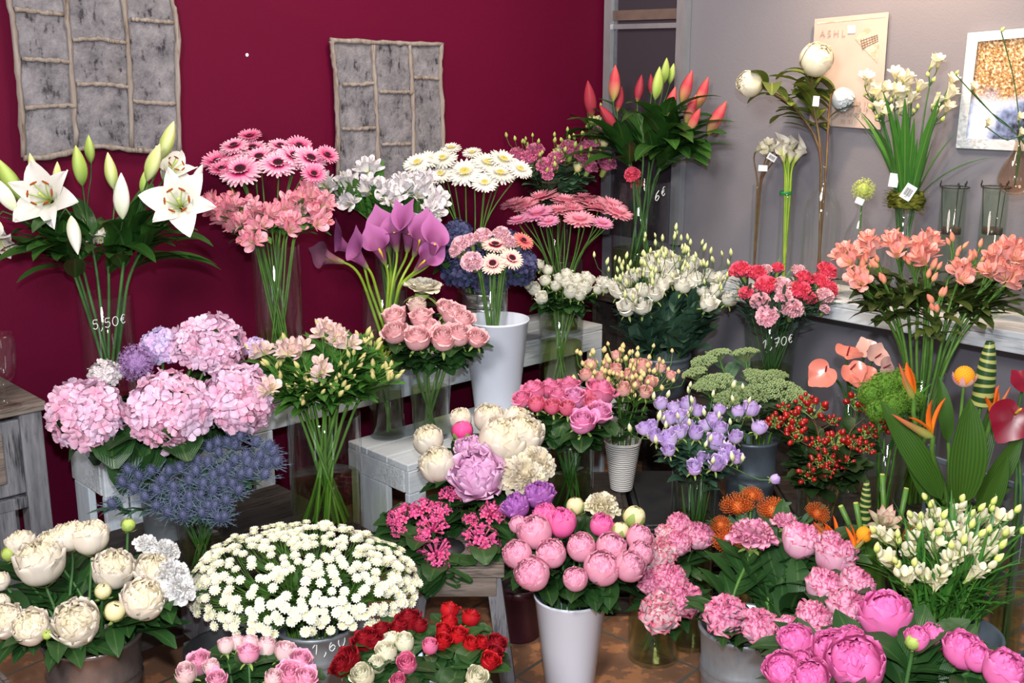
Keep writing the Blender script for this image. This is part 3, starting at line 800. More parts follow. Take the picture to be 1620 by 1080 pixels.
mb = MB(); mb.box((0, 2.4, -.05), (6.4, 6.4, .1)); struct('floor', mb.mesh('floor', M['tiles'], False))
def wall(name, p, q, nrm, mat):
    mb = MB(); L = (q - p).length; mb.box((0, 0, 1.55), (L, .12, 3.1))
    m = (p + q) / 2 - nrm * .06; struct(name, mb.mesh(name, M[mat], False), m, math.atan2((q - p).y, (q - p).x))
wall('wall_left', uw(-.12, 0), uw(4.2, 0), N, 'burgundy')
wall('wall_right', uw(0, 0), uw(0, 4.2), U, 'greywall')
# tall narrow dark-glazed window in the grey wall, next to the corner
t = NT('window_dark'); M['dark_glass'] = t.bsdf(hexlin('39363d'), .12, .6)
M['browned'] = plain('brown_rail', '6d5c56', .5, .4, nscale=10, h2='594a47')
M['frame_silver'] = metal_mat('silver_frame', '9fa3ab', 'b8bcc2', .35, .6)
def wallbox(px0, px1, z0, z1, d, off=0.0, which='g'):
    a = on_wall(which, px0, 200); b = on_wall(which, px1, 200); n = U if which == 'g' else N
    return (a + b) / 2 + n * (off + d / 2), (Vector((a.x, a.y, 0)) - Vector((b.x, b.y, 0))).length, z0, z1, d
def wb(name, mats, par, px0, px1, z0, z1, d, off=0.0, which='g', origin=None):
    c, L, z0, z1, d = wallbox(px0, px1, z0, z1, d, off, which); mb = MB()
    rot = rotz(math.atan2(N.y, N.x)) if which == 'g' else rotz(RZ)
    mb.box((c.x - origin.x, c.y - origin.y, (z0 + z1) / 2 - origin.z), (L, d, z1 - z0), rot=rot); return obj(name, mb.mesh(name, mats, False), par)
o0 = on_wall('g', 1022, 200); o0.z = .9
win = bpy.data.objects.new('window_1', None); COL.objects.link(win); win.location = o0; win['kind'] = 'structure'
wb('pane', M['dark_glass'], win, 972, 1074, .9, 2.6, .012, .004, origin=o0)
for a, b in ((962, 972), (1074, 1088)): wb('frame', M['frame_silver'], win, a, b, .9, 2.6, .035, .004, origin=o0)
for za, zb in ((1.80, 1.84), (2.03, 2.2)): wb('rail', M['browned'], win, 972, 1074, za, zb, .008, .017, origin=o0)
wb('rail', M['frame_silver'], win, 972, 1074, 1.765, 1.785, .014, .017, origin=o0)

# ------------------------------------------------------------------ benches, table, crates
def boards(root, lst):
    """(part name, centre, size, material) in the stand's own frame: x along the burgundy wall to the right, y towards the wall"""
    for nm, c, d, m in lst:
        mb = MB(); mb.box((0, 0, 0), d); o = obj(nm, mb.mesh(nm, M[m], False), root, c)
        bv = o.modifiers.new('edge', 'BEVEL'); bv.width = .0035; bv.segments = 2
def bench(u0, u1, w0, w1, z, label, face=.10, ends=True, group=None):
    r = thing('wooden_bench', label, 'bench', uw((u0 + u1) / 2, (w0 + w1) / 2), RZ, group); L = u1 - u0; D = w1 - w0
    n = 3 if D > .3 else 2; bw = D / n
    lst = [('top_board', (0, -D / 2 + bw * (k + .5), z - .012), (L, bw - .004, .024), 'whitewood') for k in range(n)]
    lst += [('front_apron', (0, -D / 2 + .011, z - .024 - face / 2), (L - .004, .022, face), 'whitewood')]
    for s in (-1, 1):
        x = s * (L / 2 - .011)
        lst += [('side_apron', (x, .012, z - .024 - face / 2), (.022, D - .024, face), 'whitewood'),
                ('leg', (s * (L / 2 - .036), -D / 2 + .011 + .0, (z - .024 - face) / 2), (.07, .022, z - .024 - face), 'whitewood_v'),
                ('side_panel', (x, .05, (z - .024 - face) / 2), (.022, D - .13, z - .024 - face), 'whitewood_v')]
    boards(r, lst); return r
bench(.363, 1.98, .012, .345, .60, 'whitewashed wooden upper bench along the burgundy wall carrying the back vases', .075)
bench(.60, 1.645, .372, .70, .41, 'low whitewashed bench in the middle with the white bucket on it', .075)
r = bench(2.03, 2.475, .13, .36, .55, 'short whitewashed bench behind the hydrangeas under the white lilies', .10)
boards(r, [('front_panel', (x, -.104, .225), (w_, .018, .40), 'whitewood_v') for x, w_ in ((-.085, .12), (.04, .12), (.135, .06))])
r = thing('wooden_bench', 'low dark wooden step behind the white daisies carrying the big stem vase', 'bench', uw(2.31, .63), RZ)
boards(r, [('top_board', (0, y, .318), (.78, .128, .024), 'darkwood') for y in (-.196, -.065, .065, .196)] + [('front_apron', (0, -.247, .26), (.77, .022, .085), 'darkwood')] +
       [('leg', (s * .36, yy, .153), (.05, .05, .306), 'whitewood_v') for s in (-1, 1) for yy in (-.20, .21)])
r = thing('side_table', 'weathered grey wooden console table at the left edge by the wall', 'table', uw(2.93, .18), RZ)
boards(r, [('tabletop', (0, 0, .733), (.64, .35, .026), 'greywood_h'), ('apron', (0, -.15, .60), (.50, .02, .21), 'greywood'), ('door_panel', (0, -.162, .605), (.40, .012, .14), 'greywood_h'),
           ('apron', (.285, 0, .60), (.02, .22, .21), 'greywood'), ('rail', (0, -.15, .47), (.50, .028, .035), 'greywood'), ('lower_shelf', (0, 0, .16), (.52, .28, .02), 'greywood_h')] +
       [('leg', (sx * .28, sy * .135, .36), (.06, .06, .72), 'greywood') for sx in (-1, 1) for sy in (-1, 1)] + [('bracket', (.19, -.15, .33), (.05, .024, .25), 'greywood')])
r = thing('wooden_stool', 'low weathered grey stool with splayed legs beside the front white bucket', 'stool', (-.145, 3.02, 0))
boards(r, [('seat_board', (0, y, .327), (.25, .165, .026), 'greywood_h') for y in (-.168, 0, .168)] + [('apron', (0, -.235, .285), (.21, .022, .055), 'greywood_h'), ('apron', (.105, 0, .285), (.022, .45, .055), 'greywood')])
for sx in (-1, 1):
    for sy in (-1, 1):
        mb = MB(); P = [(sx * .095, sy * .22, .315), (sx * .135, sy * .245, 0.0)]
        v0, v1 = [np.array(p) for p in P]; cs = np.array([(-1, -1), (1, -1), (1, 1), (-1, 1)]) * .02
        V = np.array([(v[0] + a, v[1] + b, v[2]) for v in (v0, v1) for a, b in cs]); mb.add(V, [(0, 1, 2, 3), (7, 6, 5, 4), (0, 4, 5, 1), (1, 5, 6, 2), (2, 6, 7, 3), (3, 7, 4, 0)])
        obj('leg', mb.mesh('leg', M['greywood'], False), r)
def crate(label, c, d, rz=0, mat='darkwood', name='wooden_crate', cat='crate', slats=4):
    r = thing(name, label, cat, (c[0], c[1], 0), rz); x, y, z = d; L = []
    h = z / slats
    for k in range(slats):
        zz = h * (k + .5)
        L += [('slat', (0, s * (y / 2 - .008), zz), (x, .016, h * .78), mat) for s in (-1, 1)] + [('slat', (s * (x / 2 - .008), 0, zz), (.016, y - .034, h * .78), mat) for s in (-1, 1)]
    L += [('post', (sx * (x / 2 - .03), sy * (y / 2 - .03), z / 2), (.028, .028, z - .004), mat) for sx in (-1, 1) for sy in (-1, 1)] + [('top_board', (0, 0, z - .007), (x - .034, y - .034, .012), mat)]
    boards(r, L); return r
crate('dark slatted crate behind the pink peonies carrying the pink roses vase', (.21, 3.42), (.32, .52, .28), 0, 'darkwood')
crate('dark slatted crate under the white ribbed vase of small roses', (.535, 3.44), (.30, .50, .28), 0, 'dark', 'plastic_crate')
crate('dark wooden crate under the salmon flowers by the grey wall', (1.13, 3.37), (.56, .44, .30), 0, 'darkwood')
crate('weathered wooden box at bottom left beside the peony bucket', (-1.235, 2.20), (.26, .30, .33), RZ, 'greywood_h')
crate('narrow weathered wooden box between white peonies and white daisies', (-.735, 2.60), (.13, .15, .34), RZ, 'greywood', slats=3)
r = thing('plant_bench', 'dark low bench by the grey wall under white eustoma and carnations', 'bench', uw(.43, 1.0), math.atan2(N.y, N.x))
boards(r, [('seat_board', (0, y, .418), (.80, .145, .024), 'darkwood') for y in (-.075, .075)] + [('leg', (sx * .36, sy * .12, .203), (.05, .05, .406), 'darkwood') for sx in (-1, 1) for sy in (-1, 1)])
r = thing('pedestal', 'dark wooden pedestal in the corner under the pink lily vase', 'pedestal', uw(.205, .42), math.atan2(N.y, N.x))
boards(r, [('top_board', (0, 0, .708), (.34, .32, .024), 'darkwood')] + [('side_panel', (s * .145, 0, .348), (.02, .28, .696), 'darkwood') for s in (-1, 1)] + [('back_panel', (0, 0, .348), (.265, .02, .696), 'darkwood')])
# shelf on the grey wall
sh = thing('wall_shelf', 'long white wall shelf on the grey wall holding glass bottles', 'shelf', uw(.14, 1.55, .80), math.atan2(N.y, N.x))
boards(sh, [('shelf_board', (0, 0, .028), (1.66, .275, .022), 'whitewood'), ('front_edge', (0, -.1275, -.006), (1.66, .02, .046), 'whitewood'), ('bracket', (-.5, .05, -.02), (.03, .17, .05), 'whitewood'), ('bracket', (.5, .05, -.02), (.03, .17, .05), 'whitewood')])
SHZ = .80 + .039
def pot(label, c, r0, r1, h, mat, name='plant_pot'):
    mb = MB(); lathe(mb, [(.001, 0), (r0, 0), (r0 * 1.02, .004), (r1, h * .86), (r1 * 1.08, h * .87), (r1 * 1.08, h), (r1 * .98, h), (r0 * .95, .02), (.001, .02)], 40)
    return tag(obj(name, mb.mesh(name, mat), None, c), label, 'pot')
M['plum'] = plain('plum_glaze', '3d1824', .35, .5)
pot('dark plum pot on the floor behind the grey stool leg', (.02, 3.05, 0), .06, .078, .17, M['plum'])
pot('black round pot on the floor under the white daisies', (-.66, 2.38, 0), .07, .09, .33, M['dark'])

# bark wall panels on the burgundy wall
t = NT('bark'); n1 = t.noise(t.objco((1, 1, 1)), 16, 8, .72); n2 = t.noise(t.objco((1, 1, .3)), 60, 4, .6); n3 = t.noise(t.objco(), 4, 3)
c = t.mix(t.ramp(n1, [(.3, (0, 0, 0)), (.68, (1, 1, 1))]), hexlin('525056'), hexlin('979399')); c = t.mix(t.ramp(t.math('MULTIPLY', n1, n2), [(.14, (1, 1, 1)), (.2, (0, 0, 0))]), c, hexlin('38343a'))
c = t.mix(t.ramp(n3, [(.52, (0, 0, 0)), (.68, (.45, .45, .45))]), c, hexlin('857a74'))
M['bark'] = t.bsdf(c, .85, .15, bump=n1, bstr=.7, bdist=.02)
M['twig'] = wood_mat('twig', '7a6c62', '9a918c', '5a4a3e', 1.6, .8, axis=2)
def wall_panel(label, ox, oy, left, right, top, bot, vert, horiz):
    """outline and twigs traced as points of the burgundy wall plane (zoom coordinates / 3)"""
    Pm = lambda p, off: on_wall('b', ox + p[0] / 3, oy + p[1] / 3, off)
    root = thing('bark_panel', label, 'wall decoration', Pm(((left[0][0] + right[0][0]) / 2, (left[-1][1])), .0)); o = root.location.copy()
    lc, rc = catmull([(x, y, 0) for x, y in left], 14), catmull([(x, y, 0) for x, y in right], 14); nb = 14; rngp = random.Random(5)
    bow = np.interp(np.linspace(0, 1, nb), np.linspace(0, 1, len(bot)), bot); G = []
    for off in (.004, .022):
        g = []
        for i in range(14):
            f = i / 13; row = []
            for j in range(nb):
                s = j / (nb - 1); x = lc[i][0] * (1 - s) + rc[i][0] * s; y = lc[i][1] * (1 - s) + rc[i][1] * s + f * bow[j]
                p = Pm((x, y), off + (rngp.uniform(-.002, .003) if off > .01 else 0)); row.append(tuple(p - o))
            g.append(row)
        G.append(np.array(g))
    mb = MB(); mb.grid(G[1]); mb.grid(G[0][:, ::-1])
    for sl in (np.s_[:, 0], np.s_[:, -1], np.s_[0], np.s_[-1]): mb.grid(np.stack([G[0][sl], G[1][sl]]))
    obj('bark_sheet', mb.mesh('bark_sheet', M['bark']), root)
    def twig(pts, r, nm):
        n = 22; P = catmull([tuple(Pm(p, .026) - o) for p in pts], n); P += np.array([[rngp.gauss(0, .0012) for _ in range(3)] for _ in range(n)])
        mb = MB(); tube(mb, P, [r * rngp.uniform(.75, 1.25) for _ in range(n)], 7, cap=True); obj('twig', mb.mesh('twig', M['twig']), root)
    for v in vert: twig(v, .0085, 'v')
    for h in horiz: twig(h, .007, 'h')
wall_panel('large grey bark panel framed with twigs, upper left on burgundy wall', 0, 0, [(20, -190), (42, 0), (75, 220), (98, 480), (112, 745)], [(800, -190), (815, 0), (840, 120), (842, 400), (850, 720)], None, [8, 12, -12, -38, -40, -18, 4, 12],
           [[(20, -190), (42, 0), (75, 220), (98, 480), (112, 745)], [(295, -190), (310, 0), (335, 270), (358, 690)], [(570, -190), (585, 0), (612, 300), (628, 700)], [(800, -190), (815, 0), (840, 120), (842, 400), (850, 730)], [(112, 750), (250, 742), (440, 695), (630, 710), (850, 728)]],
           [[(70, 45), (180, 55), (300, 68)], [(105, 280), (215, 285), (330, 292)], [(120, 515), (230, 505), (352, 498)], [(345, 190), (470, 185), (602, 205)], [(365, 400), (480, 398), (612, 412)], [(620, 92), (720, 98), (822, 108)], [(632, 480), (730, 488), (832, 492)], [(60, -150), (290, -140)]])
wall_panel('smaller grey bark panel with twigs, in the middle of burgundy wall', 400, 0, [(372, 190), (388, 330), (402, 550), (402, 850)], [(900, 212), (892, 330), (902, 550), (908, 850)], None, [0, 4, 0],
           [[(372, 192), (388, 330), (402, 550), (402, 850)], [(570, 212), (580, 420), (592, 640), (590, 850)], [(745, 215), (755, 420), (762, 640), (760, 850)], [(896, 212), (890, 330), (900, 550), (905, 850)], [(368, 192), (540, 198), (720, 205), (903, 212)]],
           [[(428, 402), (500, 400), (582, 394)], [(425, 612), (500, 612), (582, 604)], [(602, 436), (680, 438), (752, 436)], [(612, 686), (680, 684), (752, 682)], [(765, 368), (820, 368), (892, 374)]])
mb = MB(); lathe(mb, [(.001, .004), (.004, .003), (.006, 0)], 10); o = obj('nail_head', mb.mesh('nail_head', M['chalk']), None, on_wall('b', 391, 87, .001), zto(N)); tag(o, 'tiny white nail plug in the burgundy wall', 'nail')

# calendar board and framed picture on the grey wall
def quad_board(root, nm, cs, off0, off1, mat, which='g', nsub=1):
    mb = MB(); a = [on_wall(which, x, y, off0) - root.location for x, y in cs]; b = [on_wall(which, x, y, off1) - root.location for x, y in cs]
    mb.add([tuple(p) for p in a + b], [(0, 1, 2, 3), (7, 6, 5, 4), (0, 4, 5, 1), (1, 5, 6, 2), (2, 6, 7, 3), (3, 7, 4, 0)]); return obj(nm, mb.mesh(nm, mat, False), root)
t = NT('aged_print'); nz = t.noise(t.objco(), 9, 5); M['print'] = t.bsdf(t.mix(nz, hexlin('ac9890'), hexlin('c2b0a6')), .6, .25)
t = NT('sketch'); nz = t.noise(t.objco((1, 1, 1)), 26, 6, .7); M['sketch'] = t.bsdf(t.mix(t.ramp(nz, [(.42, (0, 0, 0)), (.6, (1, 1, 1))]), hexlin('b89a88'), hexlin('e0c4b0')), .6, .2)
cal = thing('calendar_board', 'pale pinkish vintage calendar board hanging on the grey wall', 'calendar', on_wall('g', 1340, 110, .0))
quad_board(cal, 'board', [(1289, 30), (1406, 19), (1393, 205), (1280, 197)], .012, .02, M['print'])
quad_board(cal, 'border', [(1293, 36), (1400, 25), (1399.4, 27), (1293, 38)], .02, .021, M['sketch'])
quad_board(cal, 'illustration', [(1353, 62), (1372, 42), (1392, 58), (1388, 100), (1356, 98)][:4], .02, .0215, M['sketch'])
M['faded'] = plain('faded_ink', 'a58f86', .8, .1); M['sepia'] = plain('sepia_ink', '7c6a60', .8, .1)
mb = MB()
for k in range(7):
    a = on_wall('g', 1362 + 4.2 * k, 62 - 1.2 * k, .0225) - cal.location; b = on_wall('g', 1365 + 4.0 * k, 78 - 2.4 * k, .0225) - cal.location; tube(mb, [tuple(a), tuple(b)], .0012, 4)
for k in range(4):
    a = on_wall('g', 1361 + k, 65 + 4 * k, .0225) - cal.location; b = on_wall('g', 1389 + k * .2, 55 + 3.2 * k, .0225) - cal.location; tube(mb, [tuple(a), tuple(b)], .0012, 4)
obj('sketch_lines', mb.mesh('sketch_lines', M['sepia']), cal)
def wall_text(par, text, px, py, size, mat, which='g', off=.0225, name='lettering'):
    cu = bpy.data.curves.new(name, 'FONT'); cu.body = text; cu.size = size; cu.extrude = .0004; cu.materials.append(mat)
    tmp = bpy.data.objects.new(name, cu); me = bpy.data.meshes.new_from_object(tmp); bpy.data.objects.remove(tmp); o = obj(name, me, par); n = U if which == 'g' else N; x = N if which == 'g' else -U
    o.matrix_local = Matrix.Translation(on_wall(which, px, py, off) - par.location) @ Matrix((x, Vector((0, 0, 1)), n)).transposed().to_4x4()
wall_text(cal, 'A S H L', 1297, 58, .032, M['faded'])
for s, x, y in (('9  10  11', 1345, 166), ('16 17 18 19', 1334, 175), ('23-24  25 26', 1329, 184), ('30  31', 1329, 195)): wall_text(cal, s, x, y, .02, M['faded'])
o = thing('price_label', 'blank white paper label stuck on the calendar board', 'label', on_wall('g', 1347, 46, .02)); quad_board(o, 'paper', [(1341, 41), (1353, 40), (1353, 52), (1341, 53)], .0221, .0226, M['paper'])
fr = thing('framed_mirror', 'whitewashed wooden frame with gold reflection painted on its picture on grey wall', 'mirror', on_wall('g', 1580, 150, 0))
for cs in ([(1531, 52), (1700, 38), (1700, 52), (1547, 66)], [(1531, 52), (1547, 66), (1528, 219), (1512, 234)], [(1512, 234), (1528, 219), (1690, 224), (1690, 242)]): quad_board(fr, 'frame', cs, .004, .024, M['whitewood'])
t = NT('painted_reflection'); co = t.objco(); n1 = t.noise(co, 120, 4, .7); n2 = t.noise(co, 9, 4, .6); sx = t.n('ShaderNodeSeparateXYZ'); t.l(co, sx.inputs[0])  # mirror's reflected gold tinsel and bluish daylight, painted in as noise colours
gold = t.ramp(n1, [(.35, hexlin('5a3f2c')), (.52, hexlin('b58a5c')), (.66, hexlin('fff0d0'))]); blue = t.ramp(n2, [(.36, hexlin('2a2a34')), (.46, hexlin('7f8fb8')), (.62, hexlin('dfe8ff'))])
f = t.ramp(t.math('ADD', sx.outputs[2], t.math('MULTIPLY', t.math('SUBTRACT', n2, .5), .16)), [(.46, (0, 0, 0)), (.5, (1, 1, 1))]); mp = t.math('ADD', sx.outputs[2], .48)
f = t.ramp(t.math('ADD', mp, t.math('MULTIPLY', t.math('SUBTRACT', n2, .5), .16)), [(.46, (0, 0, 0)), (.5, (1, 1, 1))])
M['mirror_reflection'] = t.bsdf(t.mix(f, blue, gold), .25, .5); quad_board(fr, 'mirror', [(1546, 65), (1700, 50), (1690, 226), (1527, 220)], .004, .014, M['mirror_reflection'])

# ------------------------------------------------------------------ petal colours
def pm(k, *a, **kw): M[k] = petal_mat(k, *a, **kw)
pm('lilyw', [(0, 'cfe0a0'), (.25, 'f5f2ea'), (1, 'fbf6f2')], trans=.3)
pm('lilybud', [(0, '7f9c3c'), (.45, 'b9c76a'), (1, 'd9d58e')], alt='e9eac8', altf=.5, trans=.1)
pm('lilybudg', [(0, '6f963c'), (.6, '9bb552'), (1, 'b5c468')], alt='c8d488', altf=.4, trans=.1)
pm('lilybudp', [(0, 'a8b85a'), (.35, 'c98a6a'), (.6, 'c44a55'), (1, 'd9605a')], alt='8d2036', altf=.55, trans=.1)
pm('lilybudd', [(0, '9a9a50'), (.2, 'a23a48'), (1, '9c2a3c')], alt='6d1a30', altf=.5, trans=.1)
pm('lilybudw', [(0, 'c9d6a0'), (.4, 'eef0dc'), (1, 'f4f1e8')], alt='f8f6f0', trans=.2)
pm('gerp', [(0, '7d0c3c'), (.26, 'b81f5c'), (.42, 'e884ae'), (1, 'fbd3e0')], trans=.2)
pm('gerpe', [(0, '8c1040'), (.35, 'c43a70'), (1, 'f0a8c4')], trans=.2)
pm('gerw', [(0, 'f3e6b8'), (.2, 'faf6ea'), (1, 'fdfaf4')], trans=.3)
pm('gerk', [(0, 'f79ab2'), (.4, 'fba6bc'), (1, 'fdb8c8')], alt='f99ab2', trans=.3)
pm('gerkm', [(0, 'e07ab0'), (.4, 'ee90c0'), (1, 'f6b4d2')], trans=.3)
pm('gerc', [(0, '8a1c38'), (.34, 'a8244c'), (.42, 'f6cfc8'), (1, 'f9e2d2')], trans=.25)
pm('gercoral', [(0, 'b8303c'), (.4, 'e0606a'), (1, 'f2a090')], trans=.25)
M['eye_dark'] = plain('gerbera_eye_dark', '3a1a22', .7, .2); M['eye_rim'] = plain('gerbera_eye_rim', '8f2148', .6, .2)
M['eye_yel'] = plain('gerbera_eye_yellow', 'd8cc7a', .7, .2, nscale=60, h2='bfae58'); M['eye_grn'] = plain('gerbera_eye_green', 'b7bb62', .7, .2)
M['eye_pk'] = plain('gerbera_eye_pink', 'd97a90', .7, .2); M['fil'] = plain('filament', 'bcd070', .5, .3); M['anther'] = plain('anther', '9a4a20', .8, .1)
pm('alp', [(0, 'f4d0c4'), (.35, 'f2a8b8'), (1, 'ea7c9a')], alt='f9c4cf', altf=.8, trans=.3); pm('alpi', [(0, 'f6d9a0'), (.5, 'f7c4c8'), (1, 'ec88a2')], streak='8c2048', trans=.3)
pm('alw', [(0, 'dfe6c0'), (.3, 'f3f2f2'), (1, 'f3eef2')], alt='fbf8fa', trans=.3); pm('alwi', [(0, 'f3ecc0'), (.5, 'f3eef0'), (1, 'efe6ee')], streak='6a4a78', trans=.3)
pm('alc', [(0, 'e8e0c0'), (.4, 'ecd2cc'), (1, 'e6bcc4')], alt='f3e0dc', trans=.3); pm('alci', [(0, 'efe0a0'), (.5, 'f0dcc8'), (1, 'e9c4c4')], streak='8a3a4c', trans=.3)
pm('als', [(0, 'f0c8a8'), (.4, 'eda8a2'), (1, 'e9938f')], alt='f4c0b8', altf=.7, trans=.3); pm('alsi', [(0, 'f2d690'), (.5, 'f0b0a0'), (1, 'e8887c')], streak='93303c', trans=.3)
pm('albud', [(0, '7f9a44'), (.5, 'b0b068'), (1, 'cda884')], alt='c4c080', trans=.1); pm('albuds', [(0, 'a8a858'), (.4, 'd98f74'), (1, 'e07c70')], trans=.1); pm('albudw', [(0, '9ab060'), (.5, 'dfe4c8'), (1, 'eef0e4')], trans=.1)
pm('euw', [(0, 'cfd9a0'), (.4, 'f1efdc'), (1, 'f6f3ea')], alt='fbf9f2', trans=.35); pm('eubw', [(0, '7f9c48'), (.35, 'c3cd88'), (1, 'eae6bc')], trans=.15)
pm('eum', [(0, 'b04878'), (.5, 'd0729c'), (1, 'de88a4')], alt='c06aa0', altf=.6, trans=.3); pm('eumc', [(0, 'cfd080'), (1, 'efe8b8')], trans=.3); pm('eubg', [(0, '7a9440'), (1, 'b8c070')], alt='a0b058', trans=.15)
pm('eup', [(0, 'c8c0d0'), (.4, 'bda2d6'), (1, 'b28fd0')], alt='d9c8ea', altf=.7, trans=.35); pm('eubp', [(0, '86a04e'), (.5, 'd2d49c'), (1, 'd8cfd4')], trans=.15)
pm('rpk', [(0, 'f6d4c0'), (.4, 'f8b0b8'), (1, 'fabfc6')], alt='fbd2d2', trans=.3); pm('rwh', [(0, 'e8e0b0'), (.4, 'f6eed6'), (1, 'f9f3e4')], trans=.35); pm('rpale', [(0, 'e8d8b0'), (.5, 'f3d2c8'), (1, 'f3dad0')], trans=.3)
pm('rbp', [(0, 'f0c0c0'), (.35, 'ee84aa'), (1, 'f08cb4')], alt='e66a9a', altf=.5, trans=.3); pm('rhot', [(0, 'f0a0a0'), (.35, 'ee5a88'), (1, 'f0809c')], trans=.3); pm('rlil', [(0, 'f0b0c8'), (.35, 'ec88bc'), (1, 'f09ccb')], trans=.3)
pm('rred', [(0, '7d0c14'), (.5, 'a80f18'), (1, 'b8141c')], alt='7a0814', altf=.5, trans=.15, spec=.3); pm('rdark', [(0, '5c0812'), (.5, '7c0c18'), (1, '8c0e1c')], alt='58060f', trans=.12)
pm('rcream', [(0, 'd5d890'), (.4, 'eeeac4'), (1, 'f5f0d8')], trans=.3); pm('rpink', [(0, 'ee90a8'), (.4, 'ec6a98'), (1, 'f084ac')], trans=.3)
pm('rmm', [(0, 'e8e0b8'), (.45, 'f3d4d0'), (1, 'efb0c4')], alt='f6e4dc', altf=.6, trans=.3); pm('rmmp', [(0, 'f0c8c8'), (.5, 'f0a4c0'), (1, 'ee92b8')], alt='f4c0d0', trans=.3)
pm('srp', [(0, 'e0d8a0'), (.4, 'f2c0b0'), (1, 'f4a8a8')], alt='f3d0bc', trans=.3); pm('srb', [(0, '9aa850'), (.5, 'd6c088'), (1, 'e3b08c')], alt='c8c480', trans=.15); pm('srw', [(0, 'c8d490'), (.3, 'f0eed8'), (1, 'f7f5ea')], trans=.35)
pm('carp', [(0, 'f4c0cc'), (.5, 'f8bccd'), (1, 'f9cbd8')], alt='f5a8c0', altf=.5, trans=.3); pm('carr', [(0, 'd83858'), (.5, 'ee4870'), (1, 'f05a78')], alt='f4788c', altf=.5, trans=.25); pm('carj', [(0, 'f0b8c8'), (1, 'f7c4d4')], alt='f9d8e0', trans=.3)
pm('calla', [(0, '8a9a50'), (.3, '7a4468'), (.7, '8a4678'), (1, 'a4609a')], trans=.2); pm('callab', [(0, '8a8a50'), (.4, '6f4a50'), (1, '7a4a68')], trans=.15)
pm('callaw', [(0, '9cb840'), (.4, 'dfe4a0'), (.65, 'f6f2e4'), (1, 'f7f0e8')], trans=.3)
pm('hydp', [(0, 'e088b0'), (.35, 'f0a6c6'), (1, 'f5c6d8')], alt='ecd4ee', altf=.9, trans=.3); pm('hydl', [(0, 'cfa0d0'), (1, 'dcc0e0')], alt='cfc8ee', altf=.9, trans=.3); pm('hydb', [(0, '4a4670'), (1, '54507c')], alt='3c4a6a', altf=.9, trans=.2); pm('hydw', [(0, 'e8dce0'), (1, 'f4ecee')], trans=.3)
pm('peow', [(0, 'efe2b0'), (.4, 'f7eadb'), (1, 'f9f0e6')], alt='f5e8b4', altf=.5, trans=.5); pm('peoy', [(0, 'f0dc98'), (.5, 'f8ecc0'), (1, 'f9f0da')], trans=.3); pm('peorw', [(0, 'f4f0e8'), (1, 'f8f7f8')], trans=.35)
pm('peom', [(0, 'd9a0c8'), (.4, 'e6aed6'), (1, 'ecc4e2')], alt='d890c8', altf=.5, trans=.3); pm('peok', [(0, 'ee9cb0'), (.4, 'f2a3bd'), (1, 'f4aec6')], alt='f0a0c4', altf=.6, trans=.3); pm('peod', [(0, 'd94a90'), (.5, 'e2609c'), (1, 'e878ac')], alt='d850a0', altf=.6, trans=.25)
pm('peop', [(0, '7a3a80'), (.5, '9a4ea0'), (1, 'b070b8')], alt='8a4098', altf=.6, trans=.25); pm('peoh', [(0, 'c83070'), (.6, 'd83c84'), (1, 'e65a98')], trans=.2)
pm('peos', [(0, 'ee90b0'), (.55, 'f4aecb'), (.95, 'f8c8dc'), (1, 'cc5078')], alt='e87ab0', altf=.55, trans=.3, streak=None); pm('peosw', [(0, 'f0d0d4'), (.6, 'f6dce0'), (.94, 'f6d4dc'), (1, 'd05878')], trans=.3)
pm('peof', [(0, 'd84c90'), (.5, 'e66aaa'), (1, 'ea7fba')], alt='e05fa8', altf=.6, trans=.3); pm('pgreen', [(0, '7c9438'), (1, 'a8b860')], trans=.1); pm('pcream', [(0, 'e8d890'), (1, 'f5ecc0')], trans=.3)
pm('daisyw', [(0, 'efeccc'), (1, 'f9f7ea')], trans=.3); M['daisye'] = plain('daisy_eye', 'f0eab8', .7, .2)
pm('eryn', [(0, '464c60'), (1, '585e80')], alt='62648c', altf=.6, trans=.1); pm('erynb', [(0, '43555c'), (1, '66758f')], trans=.1)
pm('alli', [(0, '8a6aa0'), (1, 'b48ac4')], alt='a088b0', trans=.2); pm('allig', [(0, '9fb840'), (1, 'd9e08c')], trans=.2)
pm('bouv', [(0, 'd93a74'), (.5, 'e8588c'), (1, 'f290b4')], alt='c04aa0', altf=.35, trans=.2)
pm('sedu', [(0, '66804a'), (1, '8ea070')], alt='a4b484', altf=.7, trans=.1); pm('hyper', [(0, '921414'), (1, 'a81a16')], alt='6c0e10', altf=.6, trans=.0, rough=.22, spec=.6)
pm('anth', [(0, 'f6a890'), (.3, 'ee8c7c'), (1, 'ec8878')], trans=.15, rough=.25, spec=.5); pm('anthp', [(0, 'e0b0a0'), (1, 'e3b4ac')], trans=.15, rough=.3, spec=.5); pm('anthr', [(0, '66061e'), (1, '780a26')], trans=.05, rough=.32, spec=.4)
M['spad_r'] = plain('spadix_red', '8c2a38', .5, .4); M['spad_y'] = plain('spadix_yellow', 'd8b440', .6, .3); M['spad_o'] = plain('spadix_orange', 'd8a050', .5, .3)
pm('strel', [(0, 'f0a020'), (.4, 'ee7420'), (1, 'e85a1c')], trans=.2); pm('strelb', [(0, '7f9040'), (.5, '8a6a40'), (1, 'c84a30')], trans=.05, rough=.35)
pm('prot', [(0, 'b84a20'), (.6, 'd8682c'), (1, 'e89850')], trans=.1); pm('frees', [(0, 'c8d070'), (.35, 'ebe4b0'), (1, 'f4ecd4')], alt='fbf8ee', trans=.35); pm('freeb', [(0, '9ab83c'), (.5, 'd5dc7c'), (1, 'ece6b0')], trans=.2)
